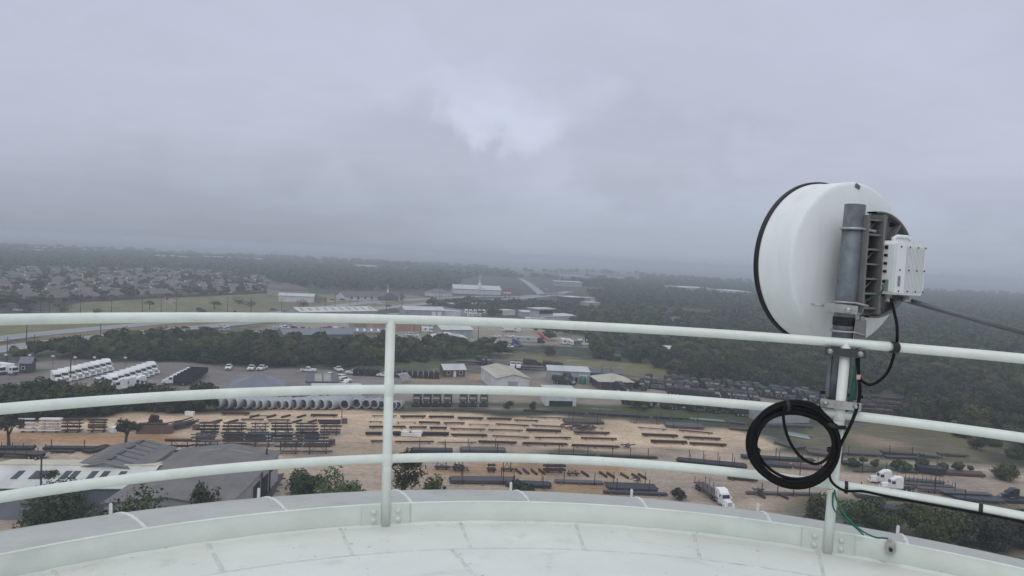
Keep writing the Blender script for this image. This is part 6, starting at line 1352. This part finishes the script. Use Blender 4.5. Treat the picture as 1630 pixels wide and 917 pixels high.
# ================================================================== single trees
NT = [((14, 709), 7.4, 3.6, 900, 'foliage_grey', .28, 'sparse small tree left of the white-tube racks'), ((200, 708), 7.0, 3.8, 1500, 'foliage', .22, 'small tree before the brown block stack'), ((641, 793), 12.5, 4.6, 1900, 'foliage', .08, 'thin dark tree rising just behind the railing post'),
      ((85, 850), 11.6, 8.0, 5200, 'foliage_near', -.12, 'dense dark tree before the white shed'), ((197, 900), 14.6, 8.2, 5200, 'foliage_near', -.12, 'dense green tree before the grey warehouse'), ((82, 812), 8.0, 2.4, 700, 'foliage_near', .3, 'small dark treetop over the white shed roof'), ((320, 868), 12.0, 3.8, 1300, 'foliage_near', .02, 'leafy treetop at the warehouse foot'),
      ((480, 812), 9.2, 5.2, 3200, 'foliage_near', -.12, 'round green tree beside the warehouse end wall'), ((537, 820), 10.6, 5.4, 3200, 'foliage_near', -.12, 'bushy green tree right of the rounder one'), ((690, 815), 8.4, 3.0, 1100, 'foliage_near', -.12, 'small bush top behind the dome right of the post'), ((828, 812), 7.6, 3.4, 1400, 'foliage', -.12, 'dark bush over the long grey pile'),
      ((1300, 838), 7.8, 3.6, 2200, 'foliage', -.12, 'dark bush left of the second post'), ((1372, 846), 9.8, 7.0, 5600, 'foliage_near', -.12, 'broad olive bush right of the second post'), ((1485, 862), 10.2, 8.0, 6500, 'foliage_olive', -.12, 'wide olive bush beneath the lowest rail'), ((1565, 872), 9.2, 7.4, 6000, 'foliage_grey', -.12, 'greyish bush beside the wide olive one'), ((1630, 868), 7.6, 4.8, 3000, 'foliage', -.12, 'dark bush at the frame edge'),
      ((46, 497), 9, 8, 1100, 'foliage', -.1, 'big round dark tree at the suburb corner'), ((98, 497), 9, 8, 1100, 'foliage', -.1, 'second big round tree at the suburb corner'), ((155, 500), 5, 4.5, 700, 'foliage_grey', -.1, 'greyish bush on the field above the top rail'), ((483, 488), 8, 7, 1000, 'foliage_grey', -.1, 'grey-green tree in front of the white barn'), ((238, 492), 7, 4, 500, 'foliage_grey', .2, 'thin tree on the field near the flag'), ((341, 492), 8, 6, 700, 'foliage_grey', .1, 'spreading tree on the field past the flag'), ((327, 499), 4, 7, 700, 'foliage', -.2, 'low wide bush on the field edge'), ((381, 484), 8, 8, 900, 'foliage', -.1, 'dark tree at the suburb end of the field'), ((400, 488), 6, 6, 800, 'foliage', -.1, 'smaller dark tree at the suburb end of the field'), ((460, 500), 6, 9, 1000, 'foliage', -.2, 'low dark clump before the field by the strip store'), ((548, 462), 22, 10, 1200, 'foliage', 0, 'tall dark tree standing above the far wood'), ((571, 462), 20, 10, 1200, 'foliage', 0, 'second tall tree above the far wood'), ((256, 540), 8.5, 5, 1100, 'foliage', -.05, 'square dark tree beside the carriageway'), ((640, 478), 8, 6, 800, 'foliage', -.1, 'round tree right of the church'),
      ((810, 650), 3.2, 1.9, 500, 'foliage', -.12, 'small round bush on the green strip'), ((848, 651), 2.8, 1.8, 450, 'foliage_olive', -.12, 'second small bush on the green strip'), ((872, 566), 9, 5.5, 1500, 'foliage', -.12, 'round bright tree beside the red excavator'), ((1555, 715), 5, 3, 900, 'foliage_olive', -.12, 'pale bush at the wood edge by the field'), ((1600, 765), 6, 4, 1500, 'foliage_olive', -.12, 'olive bush below the wood by the frame edge'), ((1080, 795), 3.2, 2.2, 700, 'foliage_grey', -.12, 'tuft of pale weeds by the dome edge')]
for i, ((px, py), h, rx, n, fo, low, lab) in enumerate(NT):
    near = (py > 760); t = tree_proto('tree', lab, 'tree', 300+i, h, rx, n, .42 if near else .38, 16 if near else 11, fo, low); t.location = gp(px, py); t.rotation_euler = (0, 0, i)
